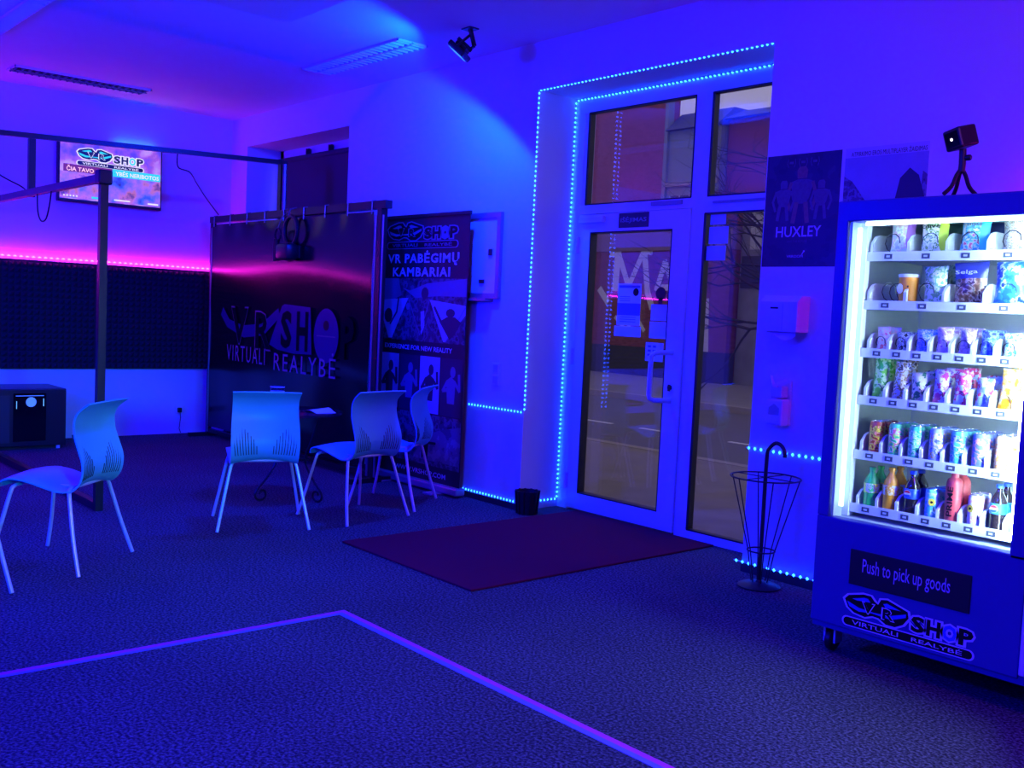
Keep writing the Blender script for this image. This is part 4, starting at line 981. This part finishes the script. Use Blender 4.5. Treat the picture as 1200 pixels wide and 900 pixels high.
def bottle(label, x, z, body, lab, cap, y=-.765, h=.185, r=.0325, group=None, word=None, emblem=False, shape=0):
    t = thing('drink_bottle', label, 'bottle', (x, y, z), 0, group)
    if shape == 0: pf = [(r*.85, 0), (r, .006), (r*.96, h*.25), (r, h*.38), (r, h*.58), (r*.9, h*.68), (r*.45, h*.83), (r*.36, h*.88), (r*.36, h*.93)]
    else: pf = [(r*.9, 0), (r, .006), (r, h*.78), (r*.86, h*.86), (r*.5, h*.90), (r*.46, h*.94)]
    obj('bottle_body', MB().lathe(pf, (0, 0, 0), 16), body, t, True)
    obj('cap', MB().lathe([(r*.46, h*.92), (r*.46, h-.002), (r*.40, h)], (0, 0, 0), 14), cap, t, True)
    lb = obj('label_band', MB().lathe([(r+.0004, h*(.36 if shape == 0 else .12)), (r+.001, h*(.37 if shape == 0 else .13)), (r+.001, h*(.58 if shape == 0 else .74)), (r+.0004, h*(.59 if shape == 0 else .75))], (0, 0, 0), 16), lab, t, True)
    if word:
        B_ = Board((.012, -r-.0025, h*.12), (0, 0, 1), (-1, 0, 0), start=.0005); B_.text(word, .0, 0, h*.6, .024, p_blk, 0, .02); B_.done('lettering', lb)
    if emblem:
        B_ = Board((-.004, -r-.002, h*.475), (1, 0, 0), (0, 0, 1), start=.0005)
        B_.disc(0, 0, .016, .016, M('emblem_white', (.85, .85, .9), .4), 0, 16); B_.poly([(.015*math.cos(a), .015*math.sin(a)) for a in [.25+(PI-.5)*k/8 for k in range(9)]], M('emblem_red', (.75, .03, .05), .4), 1)
        B_.poly([(.015*math.cos(a), .015*math.sin(a)) for a in [PI+.25+(PI-.5)*k/8 for k in range(9)]], M('emblem_blue', (.02, .08, .6), .4), 1); B_.done('emblem', lb)
    return t
w1 = (.66, .68, .66)
def pk(n, cols, sc=26): return ramp_mat('wrap_'+n, [tuple(x**1.25 for x in c) for c in cols], sc*1.5, .3, 5, lo=.36, hi=.66)
z1, z2, z3, z4, z5, z6 = [z+.013 for z, n in SH]
Gc = 'goods in the vending machine'
# top shelf
bag('snack_bag', 'white round snack bag with purple edge, first on top shelf', 'snack bag', 8.222, z1, .115, .150, .06, pk('white_pink', [w1, (.9, .92, .88), (.85, .6, .65), w1, (.6, .75, .6)], 18), M('purple_foil', (.45, .14, .62), .3), None)
bag('snack_bag', 'white chip bag with lime green edge, second on top shelf', 'snack bag', 8.368, z1, .125, .152, .06, pk('white_green', [w1, (.88, .9, .85), (.25, .4, .15), w1, (.85, .75, .8)], 22), M('lime_foil', (.55, .72, .05), .3), 'olive', p_blk, y=-.77)
bag('snack_bag', 'white and cyan snack bag with red marks, third on top shelf', 'snack bag', 8.532, z1, .125, .155, .06, pk('white_cyan', [(.7, .2, .3), w1, (.2, .6, .75), (.1, .35, .6), w1], 24), M('cyan_foil', (.05, .45, .75), .3), 'chips', p_ntext)
bag('snack_bag', 'cream nut bag with brown pattern, fourth on top shelf', 'snack bag', 8.715, z1, .14, .155, .06, pk('cream_brown', [w1, (.45, .36, .25), (.8, .75, .62), (.3, .24, .18), w1], 42), None, None)
for k, xx in enumerate((8.36, 8.53)):
    bag('snack_bag', ('dark green', 'deep navy')[k]+' snack bag at the back of the top shelf', 'snack bag', xx+.045, z1, .12, .145, .05, M(('dark_green_foil', 'navy_foil')[k], ((.06, .16, .12), (.03, .05, .22))[k], .3), y=-.66)
# second shelf
t = thing('snack_tub', 'orange snack tub with white lid, first on second shelf', 'tub', (8.262, -.765, z2), 0)
obj('tub_body', MB().lathe([(.036, 0), (.041, .105), (.041, .112)], (0, 0, 0), 18), M('orange_tub', (.85, .30, .02), .4), t, True); obj('lid', MB().lathe([(.044, .110), (.044, .122), (.040, .124)], (0, 0, 0), 18), m_white, t, True)
B = Board((-.03, -.043, .03), (1, 0, 0), (0, 0, 1)); B.disc(.015, .03, .014, .022, m_paper, 0, 12); B.disc(.045, .01, .004, .005, p_blk, 0, 8); B.disc(.05, .04, .004, .005, p_blk, 0, 8); B.done('print', t)
bag('snack_bag', 'pale green pointed chip bag, second on second shelf', 'snack bag', 8.385, z2, .105, .158, .06, pk('pale_green', [(.75, .88, .7), (.35, .65, .3), (.85, .9, .8), (.15, .5, .25)], 18))
bag('snack_bag', 'grey green chip bag behind the pale green one on second shelf', 'snack bag', 8.43, z2, .12, .17, .05, pk('grey_green', [(.12, .2, .16), (.35, .45, .4), (.1, .16, .2)], 20), y=-.68)
bag('snack_bag', 'blue and brown biscuit bag with white script, third on second shelf', 'snack bag', 8.534, z2, .145, .175, .065, pk('choc_brown', [(.16, .07, .05), (.3, .16, .12), (.55, .42, .36), (.12, .05, .05)], 26), M('royal_blue_foil', (.03, .04, .38), .3), 'Selga', m_white, top=True)
bag('snack_bag', 'bright blue snack bag, fourth on second shelf', 'snack bag', 8.70, z2, .15, .175, .065, pk('sky_blue', [(.05, .22, .75), (.1, .4, .9), (.7, .8, .85), (.04, .12, .5)], 16))
# third shelf: small bars, two deep
bars = [('red and white', [(.85, .2, .25), w1, (.9, .5, .55), w1]), ('black and white', [(.05, .05, .06), w1, (.3, .3, .32), w1]), ('light blue and white', [(.2, .45, .85), w1, (.1, .3, .7), w1]), ('pale pink', [(.85, .65, .7), (.9, .8, .8), (.6, .35, .5)]),
        ('dusty pink', [(.8, .62, .68), (.6, .4, .5), (.9, .8, .8)]), ('mid blue', [(.1, .2, .7), (.3, .45, .85), (.08, .1, .5)]), ('teal and cream', [(.12, .5, .42), w1, (.8, .78, .65), (.1, .4, .4)]), ('leaf green', [(.2, .55, .15), (.5, .7, .3), w1])]
hh = [.105, .085, .10, .115, .115, .108, .10, .09]
for k, (n_, c_) in enumerate(bars):
    for q_ in range(2):
        bag('snack_bar', f'{n_} wrapped bar {"at the front of" if q_ == 0 else "queued second in"} its column on third shelf', 'snack bar', slot_x(8, k)+.012, z3, .068, hh[k], .022, pk(n_.replace(' ', '_'), c_, 40), y=-.79+.075*q_, rz=random.uniform(-.15, .15))
# fourth shelf
bg4 = [('bright green', [(.25, .75, .1), (.6, .85, .4), (.1, .55, .1)], .175), ('white and caramel', [w1, (.55, .4, .15), (.85, .8, .7), (.2, .15, .1)], .165), ('forest green and cream', [(.05, .25, .15), (.7, .6, .5), w1, (.1, .1, .25)], .125), ('pink and silver', [(.8, .15, .35), (.8, .8, .85), (.5, .3, .7)], .145),
       ('ice blue and crimson', [(.6, .75, .9), (.8, .12, .3), w1], .15), ('blue with red top', [(.3, .4, .8), (.6, .65, .85), (.75, .1, .2)], .125), ('orange', [(.9, .4, .02), (.95, .6, .2), w1], .168), ('white', [w1, (.7, .75, .85)], .10)]
for k, (n_, c_, h_) in enumerate(bg4):
    for q_ in range(2):
        bag('snack_packet', f'{n_} snack packet {"at the front of" if q_ == 0 else "queued second in"} its column on fourth shelf', 'snack packet', slot_x(8, k)+.006, z4, .070, h_+(.008 if q_ else 0), .035, pk(n_.replace(' ', '_'), c_, 24), y=-.785+.085*q_, rz=random.uniform(-.15, .15))
# fifth shelf: cans three deep
cans = [('dark red and yellow', (.42, .05, .03), [(.8, .6, .1), (.4, .3, .05), (.85, .3, .3)]), ('green and pink', (.08, .55, .25), [w1, (.8, .2, .35), (.5, .75, .2)]), ('mint green', (.08, .55, .30), [(.6, .85, .75), (.2, .7, .45), w1]), ('grey blue and yellow', (.35, .42, .72), [(.9, .6, .15), w1, (.15, .2, .6)]),
        ('teal and navy', (.10, .50, .52), [(.1, .15, .5), w1, (.15, .6, .5)]), ('blue and rose', (.18, .25, .70), [(.85, .35, .45), (.2, .25, .65)]), ('orange and white', (.85, .50, .20), [w1, (.85, .3, .2), (.9, .6, .1)]), ('cobalt', (.1, .2, .7), [w1, (.2, .3, .8)])]
ordn = ('front', 'second', 'third')
for k, (n_, c_, b_) in enumerate(cans):
    for q_ in range(3):
        can(f'{n_} drink can, {ordn[q_]} in its column on the can shelf', slot_x(8, k)+.008, z5, M('can_'+n_.replace(' ', '_'), c_, .3), pk('can_'+n_.replace(' ', '_'), [c_, c_]+b_+[c_], 26), y=-.782+.062*q_)
# bottom shelf
clr = M('green_pet', (.04, .50, .12), .15, coat=.4); org = M('orange_drink', (.88, .36, .02), .2, coat=.4); cola = M('dark_cola', (.02, .012, .015), .12, coat=.5); prm = M('red_bottle', (.62, .07, .09), .35)
lg = pk('lime_label', [(.7, .85, .1), w1, (.1, .55, .2)], 30); lo = pk('orange_label', [w1, (.9, .5, .05), (.9, .75, .5)], 30); lbl = M('blue_label', (.03, .10, .65), .35)
for q_ in range(2):
    yy = -.782+.072*q_; wd = ordn[q_]
    bottle(f'green soda bottle, {wd} in its column on the bottom shelf', slot_x(8, 0), z6, clr, lg, clr, y=yy, h=.175)
    bottle(f'orange soda bottle, {wd} in its column on the bottom shelf', slot_x(8, 1), z6, org, lo, org, y=yy, h=.185)
    bottle(f'dark cola bottle with blue label beside the orange soda, {wd} in line', slot_x(8, 2)+.006, z6, cola, lbl, lbl, y=yy, h=.185, emblem=q_ == 0)
    can(f'cyan can with yellow spot, {wd} in its column on the bottom shelf', slot_x(8, 3)+.006, z6, M('can_cyan', (.15, .62, .72), .3), pk('can_cyan', [(.15, .62, .72), (.6, .8, .85), (.15, .62, .72)], 20), y=yy, spot=True, h=.125, r=.0285)
    bottle(f'tall red bottle with black upright lettering, {wd} in line', slot_x(8, 4)+.004, z6, prm, prm, prm, y=yy, h=.205, r=.032, shape=1, word='PRIME' if q_ == 0 else None)
    can(f'pale pink can with yellow spot, {wd} in its column on the bottom shelf', slot_x(8, 5)+.006, z6, M('can_pale_pink', (.85, .75, .82), .3), pk('can_pale_pink', [(.85, .75, .82), (.9, .5, .65), (.85, .8, .85)], 20), y=yy, spot=True, h=.13, r=.029)
    bottle(f'dark cola bottle with bright blue label near the right pillar, {wd} in line', slot_x(8, 6)+.006, z6, cola, M('bright_blue_label', (.03, .25, .8), .35), lbl, y=yy, h=.185, emblem=q_ == 0)
    can(f'cream can at the right end of the bottom shelf, {wd} in line', slot_x(8, 7)-.01, z6, M('can_cream', (.85, .8, .75), .3), pk('can_cream', [(.8, .3, .3), w1], 30), y=yy, h=.12, r=.024)

# ------------------------------------------------------------------ sensor on a small tripod on top of the machine
sc_ = thing('tracking_sensor', 'black cube sensor on a bendy tripod on top of the vending machine', 'sensor', (8.50, -.86, VZ1))
q = Matrix.Rotation(math.radians(-22), 4, 'Z') @ Matrix.Rotation(math.radians(14), 4, 'X') @ Matrix.Rotation(math.radians(-8), 4, 'Y'); q.translation = Vector((-.01, -.005, .235))
hd = obj('sensor_head', MB().bbox(-.046, .046, -.045, .045, -.042, .042, .008).xform(q), m_dark, sc_)
obj('sensor_lens', MB().box(-.034, .034, -.0465, -.045, -.03, .03).xform(q), M('red_black_lens', (.02, .004, .008), .08), hd)
obj('indicator_lamp', MB().lathe([(.006, -.048), (.006, -.0465)], (0, 0, 0), 10, axis='y').xform(q), M('white_indicator', (.9, .8, .9), .3, emis=(1, .8, .9), es=3), hd)
obj('stem', MB().tube([(-.0, .0, .19), (.002, 0, .13), (.0, 0, .10)], .014, 10), m_dark, sc_, True)
obj('knob', MB().lathe([(.010, .012), (.012, .02), (.012, .032), (.009, .036)], (0, 0, .155), 12, axis='x'), m_dark, sc_, True)
for a in (math.radians(229), math.radians(40), math.radians(139)):
    c, s_ = math.cos(a), math.sin(a)
    obj('tripod_leg', MB().tube(catmull([(0, 0, .115), (.018*c, .018*s_, .085), (.035*c, .035*s_, .04), (.065*c, .065*s_, .008)], 3), .0085, 8), m_dark, sc_, True)
